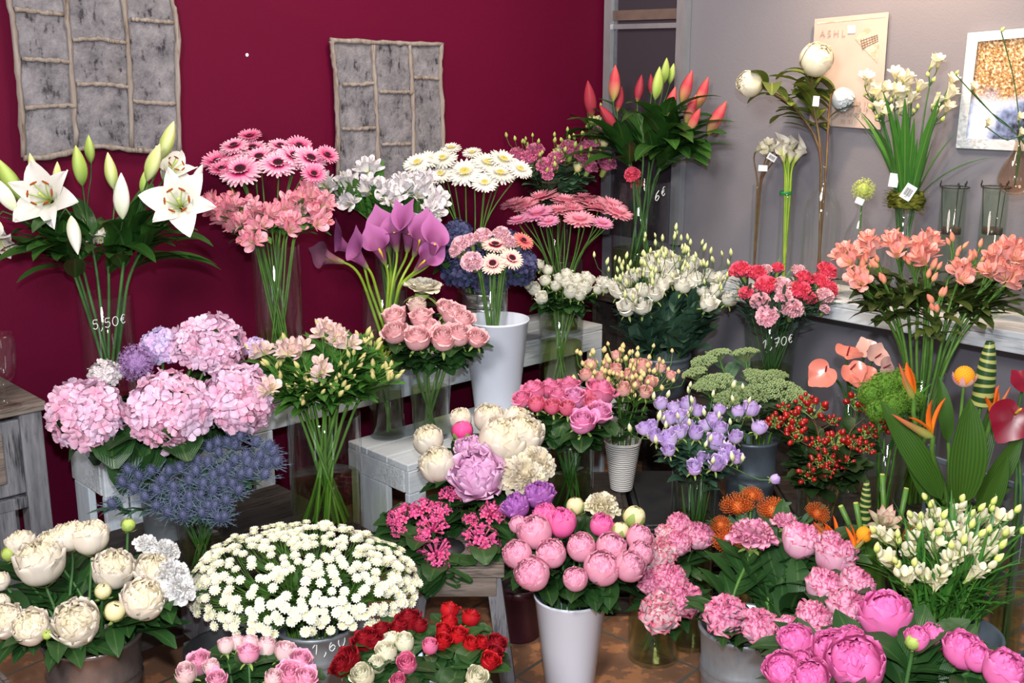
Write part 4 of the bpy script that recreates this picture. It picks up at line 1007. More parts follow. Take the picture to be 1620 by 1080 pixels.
pm('silkw', [(0, 'eeeab0'), (.4, 'f6f0d0'), (1, 'faf4e0')], trans=.35); pm('silkb', [(0, 'c8d0d8'), (1, 'd5dde4')], trans=.3)
pm('craspo', 'f0a028', trans=.0, rough=.8); pm('dianth', [(0, '45701f'), (1, '6f9a38')], trans=.15)

def gl(seed, petals, eye, rim, flat=88): return [('flower_head', gerbera(seed, M[petals], flat)), ('eye', gerbera_eye(1, M[eye], M[rim]))]
def G_(desc, *a): return (desc, lambda s: gl(s, *a))
def P_(desc, fn, *a, name=None, part='flower_head', cz=None):
    f = lambda s: [(part, fn(s, *[M[x] if isinstance(x, str) else x for x in a]))]
    return (desc, f, name) if cz is None else (desc, f, name, cz)

# ------------------------------------------------------------------ bunches, back row on the burgundy wall
def lily_plant(v, tops, bloom, bud_mats, desc, where, group, seed, nleaf=13, LL=.21, LW=.034):
    """tops: per stem a list of ('f', px, py, r, dY) blooms and ('b', px, py, length_px, angle, dY, mat) buds"""
    rng = random.Random(seed); out = []
    for st in tops:
        items = []
        for it in st[1:]:
            if it[0] == 'f':
                p = safe(at(it[1], it[2], v.y + it[4]), .07); d = Vector(it[5]).normalized() if len(it) > 5 else ((CAMV - p).normalized() + Vector((rng.uniform(-.4, .4), 0, .25))).normalized()
                items.append((p, it[3] * tdep(p) / F, [('bloom', lily(rng.randint(1, 3), M[bloom])), ('stamens', lily_stamens(1, M['fil'], M['anther']))], .55, d))
            else:
                p = safe(at(it[1], it[2], v.y + it[5]), .04); a = math.radians(it[4]); L = it[3] * tdep(p) / F
                d = Vector((math.sin(a), rng.uniform(-.25, .1), math.cos(a))).normalized()
                items.append((p, L, [('bud', spindle(rng.randint(1, 2), M[it[6]], .18))], .5, d))
        root = mk_stem(v, 'lily', 'flower', items, rng, M['stem_d'], .0045, [(nleaf * 2 // 3, .30, .95, LL, LW, 45, -8, 'lance', M['leaf_l']), (nleaf // 3, .7, .95, LL * .62, LW * .85, 66, 25, 'lance', M['leaf_l'])], .42, sep=True)
        out.append((root, st[0] if st[0] else desc, tuple(root['_p']))); del root['_p']
    relabel(out, where, group)
vA = vessel('glass', 165, 3.2, 466, .55, 43, 'tall clear vase marked 5,50 holding the white lilies', water=.3)
writing(vA, '5,50€', 150, 521, .026, .12)
D6 = 'white lily'
lily_plant(vA, [('white lily with wide open bloom at far left', ('f', 72, 312, 56, -.10, (.05, -.9, .35)), ('b', 52, 262, 40, -10, .05, 'lilybud')),
                ('white lily with wide open bloom facing right', ('f', 283, 322, 56, -.08, (.15, -.85, .3)), ('b', 312, 277, 40, 30, 0, 'lilybudw')),
                ('white lily with two long buds leaning right', ('b', 265, 222, 66, 24, 0, 'lilybud'), ('b', 243, 257, 68, 26, -.05, 'lilybud')),
                ('white lily with pale upright buds', ('b', 193, 310, 74, 4, -.12, 'lilybudw'), ('b', 175, 270, 58, -4, .06, 'lilybud'), ('f', 160, 372, 24, .05, (0, -.5, -.8))),
                ('white lily with green upright buds', ('b', 125, 262, 66, 0, .02, 'lilybudg'), ('b', 142, 236, 46, 4, .10, 'lilybudg'), ('b', 90, 275, 40, 10, .1, 'lilybud')),
                ('white lily with fat green buds at left', ('b', 16, 285, 78, -22, -.1, 'lilybudg'), ('b', 4, 305, 70, -30, -.15, 'lilybudw')),
                ('white lily with drooping bloom cut by left edge', ('f', -8, 372, 46, -.05, (.1, -.45, -.9)), ('b', 118, 372, 62, 170, -.2, 'lilybudw')),
                ('white lily with hidden bloom behind leaning buds', ('f', 270, 270, 40, .07, (.5, -.3, .5)), ('b', 228, 290, 40, 5, .05, 'lilybudg'))],
           'lilyw', 0, D6, 'in vase marked 5,50', 'white lilies in the vase marked 5,50', 11)

ger = {'': G_('pink gerbera with dark eye', 'gerp', 'eye_dark', 'eye_rim'), 'e': G_('deep pink edge-on gerbera', 'gerpe', 'eye_dark', 'eye_rim', 75)}
vB = vessel('glass', 428, 3.70, 388, .60, 20, 'slim clear vase behind the pink alstroemeria holding pink gerberas')
bunch(vB, 'gerbera', parse('1140,805,82 1320,775,72 1230,745,65 1090,730,60 1200,700,58 1110,690,55 1030,765,60e 1400,740,70 1475,750,65 1420,690,50e 1185,645,45e 1490,825,50e 1555,735,45e 1330,690,48 1050,800,48e'), ger,
      'in vase by wall', 'pink gerberas by the burgundy wall', dome=.10, cz=.12, cam=.75, up=.25, sr=.0026, seed=3, rs=1.28)

def cluster_bunch(v, name, centres, fl, bud, desc, where, group, r, nf=4, nb=2, spread=15, leaves=None, stem='stem', seed=1, dome=.08, sr=.0026, cam=.3, up=.25, budL=.026, budcz=.3):
    rng = random.Random(seed); ys = [c[1] for c in centres]; ym = (min(ys) + max(ys)) / 2; hh = max(8, (max(ys) - min(ys)) / 2); out = []
    for c in centres:
        items = []; kinds = c[3]; n = nf if 'b' not in kinds else 0; m = nb + (4 if 'b' in kinds else 0)
        for k in range(n):
            a = k * 2 * PI / max(n, 1) + rng.uniform(-.5, .5); q = spread * rng.uniform(.6, 1.1) if n > 1 else 0
            p = head_pos(v, (c[0] + q * math.cos(a), c[1] + q * .8 * math.sin(a), 0, '', c[4] - .02 + rng.uniform(-.025, .015)), ym, hh, dome); p = safe(p, .05)
            base = facing(v, p, cam, up); d = (base + Vector((.75 * math.cos(a), rng.uniform(-.3, .1), -.6 * math.sin(a)))).normalized()
            items.append((p, r * tdep(p) / F, [('flower', fl(rng.randint(1, 2)))], .75, d))
        for k in range(m):
            a = rng.uniform(0, 2 * PI); q = spread * rng.uniform(.5, 1.25)
            p = head_pos(v, (c[0] + q * math.cos(a), c[1] + q * math.sin(a), 0, '', c[4]), ym, hh, dome); p = safe(p, .04)
            items.append((p, budL * rng.uniform(.8, 1.2), [('bud', bud)], budcz, (facing(v, p, .2, .5) + Vector((.6 * math.cos(a), 0, -.3 * math.sin(a)))).normalized()))
        root = mk_stem(v, name, 'flower', items, rng, M[stem], sr, leaves, .25)
        out.append((root, desc if 'b' not in kinds else desc + ' in bud', tuple(root['_p']))); del root['_p']
    relabel(out, where, group)
AL = lambda a, b: (lambda s: alstro(s, M[a], M[b]))
vC = vessel('glass', 436, 3.50, 388, .60, 38, 'clear cylinder vase holding pink alstroemeria by the burgundy wall', water=.42)
LA = lambda n, L=.085, W=.015, m='leaf_a': [(n, .35, .98, L, W, 45, -5, 'lance', M[m])]
cluster_bunch(vC, 'alstroemeria', parse('335,318 362,317 395,327 372,350 404,350 424,335 450,322 462,350 483,303 478,325 512,318 506,343 398,374 352,338', k=1), AL('alp', 'alpi'), spindle(1, M['albuds'], .2), 'pink alstroemeria stem', 'below the pink gerberas', 'pink alstroemeria by the burgundy wall', 18.5, 4, 2, 14, LA(10), seed=5)
vD = vessel('glass', 615, 4.02, 372, .60, 25, 'slim clear vase behind the purple callas with white alstroemeria')
cluster_bunch(vD, 'alstroemeria', parse('547,287 582,262 582,293 620,307 663,297 690,313 684,335 547,312 512,290 675,283 605,300 640,288', k=1), AL('alw', 'alwi'), spindle(1, M['albudw'], .2), 'white alstroemeria stem', 'above the purple callas', 'white alstroemeria above the callas', 19, 4, 2, 13, [(12, .4, 1.0, .10, .017, 65, 30, 'lance', M['leaf_a'])], seed=6)
vE = vessel('glass', 745, 4.30, 372, .60, 24, 'slim clear vase holding white gerberas behind pink flowers')
bunch(vE, 'gerbera', parse('1005,815,75 900,750,58 780,770,55 1115,770,60 1190,755,60 1175,820,62 1100,865,52 1270,800,50 890,825,50 940,700,40 830,755,45 1040,722,38', 400, 0), {'': G_('white gerbera', 'gerw', 'eye_yel', 'gerw')},
      'right of the smaller bark panel', 'white gerberas right of the smaller bark panel', dome=.08, cz=.12, cam=.7, up=.3, sr=.003, seed=8, rs=1.28)
vF = vessel('glass', 880, 4.60, 335, .60, 22, 'slim clear vase in the corner holding mauve eustoma')
eb = lambda mat, w=.26: spindle(1, M[mat], w)
bunch(vF, 'eustoma', parse('1340,720,58 1310,745,55 1395,790,60 1400,835,35 1500,700,52 1590,700,50 1440,750,50 1250,730,45', 400, 0) + parse('310,705,50 415,700,50 480,775,55 440,630,42 400,790,45 360,740,45', 800, 0) + parse('415,565,26c 465,670,30c 250,720,30c 345,790,28c 440,560,20c', 800, 0),
      {'': P_('mauve eustoma', carnation, 'eum', cz=.5), 'c': P_('cream eustoma', rose, 'eumc', .4, 12)}, 'beside the pink lily buds', 'mauve eustoma in the corner', dome=.08, per=2,
      leaves=[(16, .15, .85, .075, .026, 40, 0, 'oval', M['leaf_g'])], sr=.002, seed=9, junction=.22, rs=1.1, extra=buds_above(3, .024, eb('eubg', .3), (.01, .075), .045))
vG = vessel('glass', 888, 4.40, 410, .60, 34, 'clear vase holding flat pink gerberas in the corner', water=.5)
bunch(vG, 'gerbera', parse('855,312,23 850,338,22m 813,322,18 820,348,14m 883,333,20 895,317,20 923,312,17 947,330,22 967,325,22 977,336,20 917,347,20 933,320,17 953,353,14m 832,325,18 905,330,18 868,350,14m', k=1), {'': G_('pale pink gerbera', 'gerk', 'eye_pk', 'gerk', 82), 'm': G_('lilac pink gerbera', 'gerkm', 'eye_pk', 'gerkm', 82)},
      'of flat-topped bunch', 'flat-topped pink gerberas', dome=.10, cz=.1, cam=.3, up=.8, sr=.003, rs=1.32, seed=10, stem='stem')
vH = vessel('glass', 608, 3.80, 457, .60, 36, 'clear cylinder vase holding purple callas on the upper bench')
def calla_bunch(v, lst, mats, where, group, size, seed, stem='stem_y', sr=.005):
    rng = random.Random(seed); out = []
    for px, py, ang, L, dY, mk in lst:
        p = at(px, py, v.y + dY); a = math.radians(ang); d = Vector((math.sin(a), -.25 if abs(ang) < 60 else -.1, math.cos(a))).normalized(); s = .82 * L * tdep(p) / F
        root = mk_stem(v, 'calla', 'flower', [(p, s, [('spathe', calla(1, M[mats[mk][0]], .8)), ('spadix', spadix(.55, .05, M['spad_y']))], .5, d)], rng, M[stem], sr)
        for ch in root.children:
            if ch.name.startswith('spathe'): ch.rotation_quaternion = max((zto(d, k * .5) for k in range(13)), key=lambda q: (q @ Vector((1, 0, 0))).y) @ Quaternion((0, 0, 1), rng.uniform(-.9, .9))
        out.append((root, mats[mk][1], tuple(root['_p']))); del root['_p']
    relabel(out, where, group)
calla_bunch(vH, [(543, 388, -55, 56, -.03, 0), (520, 408, -72, 62, -.08, 1), (566, 405, -35, 62, -.10, 0), (600, 394, -18, 66, -.06, 0), (624, 368, -4, 78, .0, 0), (647, 370, 8, 76, .03, 0), (664, 380, 22, 72, -.02, 0), (688, 386, 14, 68, -.06, 0), (672, 412, 42, 62, -.08, 0), (608, 372, -10, 70, .05, 0)],
            {0: ('calla', 'purple calla'), 1: ('callab', 'drooping brownish calla')}, 'on the upper bench', 'purple callas on the upper bench', 1, 12)
vI = vessel('zinc', 765, 4.12, 460, .60, 34, 'silvery metal pot with blue hydrangeas behind the white bucket', 'pot', 'metal_pot', mat=M['tin'], taper=.9)
bunch(vI, 'hydrangea', parse('722,392,30 738,425,38 812,420,36 724,370,22 775,442,30 800,395,30', k=1), {'': P_('dark blue hydrangea', hydrangea, 'hydb', cz=0.0)}, 'behind pale pink gerberas', 'blue hydrangeas behind the white bucket', dome=.03, cz=0, leaves=[(5, .5, 1, .10, .04, 20, -20, 'oval', M['leaf_d'])], seed=13, sr=.004)
vJb = vessel('bucket', 785, 3.89, 505, .41, 52, 'tall white plastic bucket on the low whitewashed bench', 'bucket', taper=.66)
vJ = vessel('glass', 778, 3.87, 436, .50, 25, 'slim clear vase standing inside the tall white bucket', water=.3)
bunch(vJ, 'gerbera', parse('1150,80,66 1138,170,62 1230,145,60 1285,60,55o 985,80,58c 1040,160,68c 1090,40,58c 1180,30,55c 960,112,42c 1030,60,50c 1220,70,50c', 400, 360),
      {'': G_('pale gerbera with wine-red eye', 'gerc', 'eye_dark', 'eye_rim'), 'o': G_('coral gerbera', 'gercoral', 'eye_dark', 'eye_rim'), 'c': P_('pale pink carnation', carnation, 'carj', name='carnation', cz=.5)},
      'above white bucket', 'pale pink flowers above the white bucket', dome=.07, cz=.12, cam=.7, up=.2, sr=.0038, seed=14, stem='stem', low=.05)

# ------------------------------------------------------------------ middle rows
vK = vessel('glass', 888, 4.20, 492, .41, 35, 'clear vase right of the white bucket holding white spray roses', water=.62)
bunch(vK, 'spray_rose', parse('310,293,36 380,272,36 290,250,30 340,238,30 290,212,26 237,270,25 185,245,26 135,285,30 170,328,30 355,318,25 385,225,25 250,232,22 108,265,24 155,170,28 197,195,25 460,250,26 478,285,22 400,240,25 440,290,22', 800, 360), {'': P_('white spray rose', rose, 'srw', .55, 14)},
      'right of tall white bucket', 'white spray roses right of the bucket', dome=.08, per=2, leaves=[(14, .0, .85, .06, .019, 30, -20, 'oval', M['leaf_d'])], sr=.0028, seed=15, junction=.3, rs=1.38)
vL = vessel('zinc', 1045, 4.10, 560, .43, 46, 'dark zinc bucket hidden under the big bunch of white eustoma', 'bucket', mat=M['zinc_d'], taper=.85)
bunch(vL, 'eustoma', parse('685,190,40 745,165,36 780,220,38 570,370,38 650,365,38 645,290,35 710,305,36 605,220,32 530,290,34 590,320,35 750,122,36 800,155,36 855,230,36 905,240,40 840,262,36 965,350,38 1065,330,32 1000,288,30 680,145,30 890,155,32 970,220,30 1010,230,26 715,240,30 505,262,26 470,255,25 740,265,30 560,255,30 870,190,30 940,290,28', 800, 360),
      {'': P_('white eustoma', rose, 'euw', .75, 11)}, 'in the big white bunch', 'white eustoma in the big white bunch', dome=.13, per=2, leaves=[(13, .0, .7, .12, .036, 55, 15, 'oval', M['leaf_e']), (12, .2, .85, .08, .024, 70, 40, 'oval', M['leaf_e'])], sr=.0022, seed=16, junction=.25, rs=1.5, extra=buds_above(3, .028, eb('eubw', .22), (.03, .105), .05), stem='stem_d')
vM = vessel('glass', 1015, 4.55, 287, .72, 46, 'wide clear vase in the corner holding pink lily buds', water=.4)
writing(vM, '6€', 1034, 320, .035, .5)
def lb(px, py, L, a, dY, m): return ('b', 800 + px / 3, py / 3, L / 3, a, dY, m)
bunch(vM, 'carnation', parse('1000,276,17 1008,292,13', k=1), {'': P_('pink carnation half hidden among lily leaves', carnation, 'carr', cz=.5)}, 'in corner vase', 'carnations in the corner vase', dome=-.05, cam=.8, up=.1, sr=.0025, seed=71)
lily_plant(vM, [('pink lily', lb(515, 395, 170, 2, 0, 'lilybudp'), lb(540, 470, 120, 10, .05, 'lilybudd')), ('pink lily', lb(400, 470, 175, -8, -.05, 'lilybudd'), lb(485, 560, 150, -35, -.08, 'lilybudd')), ('pink lily', lb(635, 420, 130, 8, .1, 'lilybudd'), lb(690, 400, 100, -5, .1, 'lilybudd')),
                ('green-budded lily', lb(720, 395, 155, 6, -.1, 'lilybudg'), lb(757, 335, 120, 5, .03, 'lilybudg'), lb(788, 350, 100, 8, .06, 'lilybudg')), ('pink lily', lb(785, 490, 160, 12, -.12, 'lilybudp')), ('pink lily', lb(860, 415, 170, 14, -.03, 'lilybudp'), lb(935, 440, 155, 17, -.06, 'lilybudp')),
                ('pink lily', lb(880, 520, 150, 16, -.1, 'lilybudp'), lb(893, 572, 130, 24, -.16, 'lilybudp')), ('pink lily', lb(1003, 562, 180, 27, -.08, 'lilybudp'), lb(835, 660, 70, -10, -.1, 'lilybudw'))],
           'lilyw', 0, 'pink lily', 'in corner vase', 'pink lilies in the corner vase', 17, 13, .27, .044)
vN = vessel('glass', 1222, 3.85, 503, .43, 44, 'clear vase marked 1,70 holding pink carnations', water=.5, taper=.72, mat=M['glass_d'])
writing(vN, '1,70€', 1204, 554, .03, .22)
bunch(vN, 'carnation', parse('1110,200,56r 1190,215,52r 1235,275,62r 1400,300,64r 1420,240,50r 1525,205,55r 1490,245,44r 1530,288,55r 1140,310,40r 1290,190,35r 1440,335,42r 1210,350,55 1240,420,62 1360,385,60 1310,280,62j 1235,200,36j 1390,205,42j 1515,325,50j 1515,388,30j 1320,330,50', 800, 360),
      {'': P_('pale pink carnation', carnation, 'carp', cz=.5), 'j': P_('blush carnation', carnation, 'carj', cz=.5), 'r': P_('deep pink carnation', carnation, 'carr', cz=.5)}, 'in vase marked 1,70', 'carnations in the vase marked 1,70', dome=.10, cam=.45, up=.3,
      leaves=[(22, -.25, .85, .10, .005, 50, 10, 'strap', M['leaf_e'])], sr=.0025, seed=18, rs=1.15, stem='stem_d')
vO = vessel('zinc', 1190, 3.40, 692, 0, 40, 'tall blue-grey zinc bucket behind the lilac eustoma', 'bucket', mat=M['zinc_d'], taper=.8)
M['sed_stem'] = plain('sedum_stem', '7f9060', .5, .3)
bunch(vO, 'sedum', parse('1135,600,62 1010,600,54 940,640,60 900,690,55 1000,740,85 1180,700,52 1230,730,85 1290,700,50 1330,790,95 1100,790,62 1050,820,60 950,755,60 1390,800,60 1200,790,70', 800, 360), {'': ('green sedum head', lambda s: [('flower_head', sedum(s, M['sedu'], M['sed_stem']))])},
      'in tall zinc bucket', 'green sedum in the tall zinc bucket', dome=.12, cz=.1, cam=.1, up=.9, leaves=[(7, .1, .8, .07, .022, 30, 0, 'oval', M['leaf_g'])], sr=.0035, seed=19, stem='stem', rs=1.1)
vP = vessel('glass', 1100, 3.00, 745, 0, 36, 'tall clear vase of green water holding lilac eustoma', water=.75, mat=M['glass_d'])
bunch(vP, 'eustoma', parse('735,825,34 795,845,30 865,825,38 770,895,36 830,890,38 910,860,30 655,945,34 710,980,36 770,990,44 825,960,36 900,965,36 985,900,34 1015,855,28 1020,945,34 1000,1005,44 1095,985,34 1105,865,32 1170,850,38 1210,940,36 775,1050,30 1060,1060,40 690,930,28 950,930,30 870,930,28', 800, 360) + parse('930,10,30 895,50,36 1000,30,40 1100,8,30 1040,0,30', 800, 720),
      {'': P_('lilac eustoma', rose, 'eup', .6, 11)}, 'in the lilac bunch', 'lilac eustoma in the tall vase', dome=.14, per=2, leaves=[(16, -.1, .8, .07, .02, 40, 0, 'oval', M['leaf_e'])], sr=.002, seed=20, junction=.28, rs=1.38, extra=buds_above(1, .026, eb('eubp', .24), (.0, .07), .045), stem='stem_d')
root = mk_stem(vP, 'eustoma', 'flower', [(at(1228, 757, 2.82), .018, [('flower_head', rose(1, M['eup'], .3, 11))], .9, Vector((.9, -.2, .3)).normalized())], random.Random(2), M['stem_d'], .002)
tag(root, 'single lilac eustoma bud hanging out to the right above the orange pincushions', 'flower', 'lilac eustoma in the tall vase'); del root['_p']
vQ = vessel('glass', 902, 3.30, 695, .28, 38, 'clear cylinder vase of pink roses on the dark crate', water=.55, mat=M['glass_d'])
bunch(vQ, 'rose', parse('125,765,58 210,752,55 300,740,52 325,800,60l 455,768,70 145,830,42h 220,842,42h 295,848,42h 410,838,45h 450,870,55l 365,910,62l 75,805,45 250,790,45 395,790,40h', 800, 360),
      {'': P_('pink rose', rose, 'rbp', .75), 'h': P_('small hot pink rose', rose, 'rhot', .45, 16), 'l': P_('lilac pink rose', rose, 'rlil', .8)}, 'above the pink peonies', 'pink roses on the dark crate', dome=.11, cam=.35, leaves=[(13, -.1, .85, .075, .028, 25, -30, 'oval', M['leaf_d'])], sr=.0032, rs=1.24, seed=21, stem='stem_d')
t = NT('ribbed_white'); w = t.n('ShaderNodeTexWave', wave_type='BANDS', bands_direction='Z'); w.inputs['Scale'].default_value = 42; w.inputs['Distortion'].default_value = 3; w.inputs['Detail'].default_value = 2; t.l(t.objco(), w.inputs['Vector'])
M['ribbed'] = t.bsdf(t.mix(w.outputs['Fac'], hexlin('cfc8c2'), hexlin('eceae8')), .4, .4, bump=w.outputs['Fac'], bstr=.4)
vR = vessel('bucket', 985, 3.50, 697, .28, 29, 'white ribbed tapered vase of small blush roses', 'vase', 'ribbed_vase', mat=M['ribbed'], taper=.62)
bunch(vR, 'spray_rose', parse('525,665,30 590,690,30 560,760,36 650,650,40 690,727,32 735,660,26 785,695,24 665,775,32 525,600,26 400,645,32 380,690,32 610,640,26 480,640,24 450,700,26 620,740,26 545,700,24 490,750,24', 800, 360), {'': P_('blush spray rose', rose, 'srp', .5, 14)},
      'behind the pink roses', 'blush spray roses in the ribbed vase', dome=.10, per=2, leaves=[(7, .1, .8, .045, .015, 30, -10, 'oval', M['leaf_d'])], sr=.0026, seed=22, junction=.35, rs=1.32, extra=buds_above(5, .021, eb('srb', .36), (-.03, .05), .05))
vS = vessel('glass', 680, 3.65, 578, .41, 35, 'clear vase of pale pink roses at the front of the low bench', water=.7, taper=.8)
bunch(vS, 'rose', parse('670,420,58 670,490,60 780,515,65 800,420,58 905,515,68 955,400,60 1000,430,55 985,500,60 1070,520,50 920,375,45 780,362,48w 840,470,50 805,275,92o', 400, 360),
      {'': P_('pale pink rose', rose, 'rpk', .65), 'w': P_('cream blush rose', rose, 'rpale', .5), 'o': P_('wide open cream white rose', rose_open, 'rwh', cz=.5)}, 'left of tall white bucket', 'pale pink roses left of the white bucket', dome=.10, cam=.45, leaves=[(10, .0, .8, .075, .028, 20, -30, 'oval', M['leaf_d'])], sr=.0034, seed=23, rs=1.2)
vS2 = vessel('glass', 611, 3.66, 600, .41, 28, 'small thick-bottomed clear vase at the left end of the low bench', water=.8, thick=.008)
cluster_bunch(vS2, 'alstroemeria', parse('598,562b 622,572b 608,590b', k=1), AL('alc', 'alci'), spindle(1, M['albud'], .24), 'cream alstroemeria', 'in the small thick-bottomed vase', 'cream alstroemeria in the small vase', 13, 3, 3, 14, LA(8, .07, .014), seed=24, sr=.004)
vT = vessel('glass', 512, 3.05, 655, .33, 58, 'large clear cylinder vase with many green stems on the low step', water=.48)
cluster_bunch(vT, 'alstroemeria', parse('408,552 432,572b 452,550 470,548 512,518 530,527 548,536 506,582 592,545b 598,590b 440,605b 480,585b 500,612b 535,618b 560,568b 622,590b 425,612 575,535b 470,625b 545,590b', k=1), AL('alc', 'alci'), spindle(1, M['albud'], .24), 'cream alstroemeria', 'in the large cylinder vase', 'cream alstroemeria in the large vase', 17, 3, 2, 13, [(17, .25, 1.0, .11, .020, 45, 0, 'lance', M['leaf_a'])], seed=25, dome=.12, sr=.004)
vU = vessel('zinc', 255, 3.02, 700, .33, 42, 'zinc bucket hidden under the big pink hydrangeas', 'bucket', taper=.85)
bunch(vU, 'hydrangea', parse('410,890,172,-.05 805,872,182,-.06 1125,818,168 1010,562,150l 930,560,120l 770,570,95v 500,705,75w 1215,570,50v', 0, 360), {'': P_('big round pink hydrangea', hydrangea, 'hydp', cz=0.0), 'l': P_('flat pink hydrangea at the back', hydrangea, 'hydp', cz=0.0), 'v': P_('small lilac hydrangea at the back', hydrangea, 'hydl', cz=0.0), 'w': P_('pale hydrangea half hidden behind allium', hydrangea, 'hydw', cz=0.0)},
      'at the left, above blue thistles', 'pink hydrangeas', dome=.10, cz=0, cam=.5, up=.5, leaves=[(7, .05, .62, .16, .06, 10, -50, 'oval', M['leaf_d'])], sr=.0045, seed=26, stem='stem')
bunch(vU, 'allium', parse('650,640,92', 0, 360), {'': P_('purple allium ball among the pink hydrangeas', allium, 'alli', cz=0.0)}, 'at the left', 'purple allium', dome=0, sr=.004, seed=27)
vV = vessel('glass', 315, 2.78, 812, .33, 38, 'clear tapered vase of blue thistles on the low step', water=.6, taper=.8)
bunch(vV, 'sea_holly', parse('220,752 257,760 300,760 329,731 346,716 360,740 382,750 389,721 423,732 406,735 319,783 353,764 358,791 319,811 290,815 278,793 266,810 355,817 331,706 372,704 194,762 177,796 406,699 432,714 203,743 240,745 338,752 310,745 372,728 395,748 300,785 340,800 275,770 360,700 212,772 230,785 248,775 268,745 285,740 312,728 322,765 338,775 352,745 368,765 378,775 392,730 412,720 425,705 300,800 330,800 345,818 275,785 248,800 420,750 438,730 345,700 380,690', k=1, r=18), {'': ('blue thistle', lambda s: [('flower_head', eryngium(s, M['eryn'], M['erynb']))])},
      'in the blue thistle bunch', 'blue thistles below the hydrangeas', cat='flower', dome=.13, cz=.5, per=3, cam=.3, up=.5, leaves=[(20, .1, 1.0, .07, .010, 30, 0, 'lance', M['leaf_e'])], sr=.002, seed=28, junction=.35, stem='stem_d')

# ------------------------------------------------------------------ front rows
vW = vessel('zinc', 145, 2.35, 1003, 0, 74, 'shiny metal bucket of white peonies at bottom left', 'bucket', mat=M['copperish'], taper=.85)
LP = lambda n, L=.11, W=.026: [(n, .05, .72, L, W, 28, -12, 'lance', M['leaf_d'])]
bunch(vW, 'peony', parse('190,520,115 250,430,75 330,390,75 430,395,88 540,550,98 680,690,102 365,800,112 150,820,88 30,790,85 5,600,45 720,555,85 100,425,70 10,700,40', 0, 720) + parse('545,740,50b 820,560,95r 790,440,66r 855,625,80r 700,415,62r 608,330,33g 45,465,38g 490,645,40y 225,850,24g', 0, 720),
      {'': P_('white peony', peony, 'peow', .45, .06, 22), 'r': P_('snow-white ruffled peony', peony_ruffled, 'peorw', cz=.7), 'b': P_('half-open cream peony', peony_bud, 'pcream', part='bud', cz=1.0), 'y': P_('cream yellow peony bud', peony_bud, 'pcream', part='bud', cz=1.0), 'g': P_('tight green peony bud', peony_bud, 'pgreen', part='bud', cz=1.0)},
      'in the bottom-left bucket', 'white peonies at bottom left', dome=.15, cam=.5, up=.3, leaves=LP(7), sr=.0042, seed=30, stem='stem_d')
vX = vessel('zinc', 500, 2.50, 980, 0, 67, 'zinc bucket marked 1,60 under the white daisies', 'bucket', taper=.8)
writing(vX, '1,60', 496, 1038, .03, .12)
rng = random.Random(77); ctr = at(482, 922, 2.50); E3 = np.array([.27, .20, .128]); pts = []
while len(pts) < 430:
    d = Vector((rng.gauss(0, 1), rng.gauss(0, 1), rng.gauss(0, 1))).normalized()
    if d.z < -.30 or (d.y > .55 and d.z < .35): continue
    k = rng.uniform(.90, 1.04); p = ctr + Vector((d.x * E3[0], d.y * E3[1], d.z * E3[2])) * k
    if all((p - q[0]).length > .0142 for q in pts): pts.append((p, Vector((d.x / E3[0], d.y / E3[1], d.z / E3[2])).normalized()))
    rng.random()
seeds = [pts[0]]
while len(seeds) < 32: seeds.append(max(pts, key=lambda x: min((x[0] - s[0]).length for s in seeds)))
gr = [[] for _ in seeds]
for x in pts: gr[min(range(32), key=lambda i: (x[0] - seeds[i][0]).length)].append(x)
out = []
for g in gr:
    items = [(p, .0128 * rng.uniform(.85, 1.12), [('flower_head', daisy(rng.randint(1, 3), M['daisyw'], M['daisye']))], .3, (d + Vector((0, 0, .45)) + (CAMV - p).normalized() * .25 + Vector((rng.uniform(-.2, .2), rng.uniform(-.2, .2), 0))).normalized()) for p, d in g]
    root = mk_stem(vX, 'button_daisy', 'flower', items, rng, M['stem'], .002, [(12, .3, 1.0, .045, .010, 35, 0, 'oval', M['leaf'])], .5)
    out.append((root, 'white button daisy spray', tuple(root['_p']))); del root['_p']
relabel(out, 'of the daisy dome', 'white button daisies in the zinc bucket')
vY = vessel('zinc', 705, 2.90, 885, .34, 38, 'dark pot hidden under pink bouvardia on the grey stool', 'pot', 'plant_pot', mat=M['dark'], taper=.8)
bunch(vY, 'bouvardia', parse('710,275,72 800,240,58 885,255,52 850,330,70 860,450,72 1090,385,80 1140,265,62 935,180,52 675,310,45 800,395,36 875,510,50 690,355,36 1035,300,36', 400, 720), {'': P_('pink bouvardia', bouvardia, 'bouv', cz=.45)},
      'above the grey stool', 'pink bouvardia above the grey stool', dome=.12, cam=.3, up=.6, leaves=[(22, .0, .9, .10, .034, 25, -35, 'oval', M['leaf_d'])], sr=.0028, rs=1.2, seed=31, stem='stem_d')
vZ = vessel('glass', 752, 3.15, 772, .34, 36, 'clear vase on the grey stool behind the bouvardia with mixed peonies', water=.5)
bunch(vZ, 'peony', parse('678,698,24 693,736,28 729,664,18 793,700,38 825,690,32 828,752,38r 852,728,28r 773,664,24 817,668,24 755,752,38m 731,681,16h 810,677,13k 830,697,13k 723,730,11k 850,673,9k 742,712,20m', k=1),
      {'': P_('creamy white peony', peony, 'peow', .25, .05), 'r': P_('ruffled ivory peony', peony_ruffled, 'peow', cz=.7), 'm': P_('lilac pink peony', peony, 'peom', .75, .08, 22), 'h': P_('round magenta peony bud', peony_bud, 'peoh', part='bud', cz=1.0), 'k': P_('hot coral carnation', carnation, 'carr', name='carnation', cz=.5)},
      'in the mixed peony bunch', 'mixed peonies in the centre', dome=.12, cam=.5, up=.35, leaves=LP(9, .09, .028), sr=.004, seed=32, rs=1.06, stem='stem_d')
vAA = vessel('bucket', 903, 2.77, 940, 0, 58, 'white plastic bucket on the tiled floor full of pink peonies', 'bucket', taper=.68)
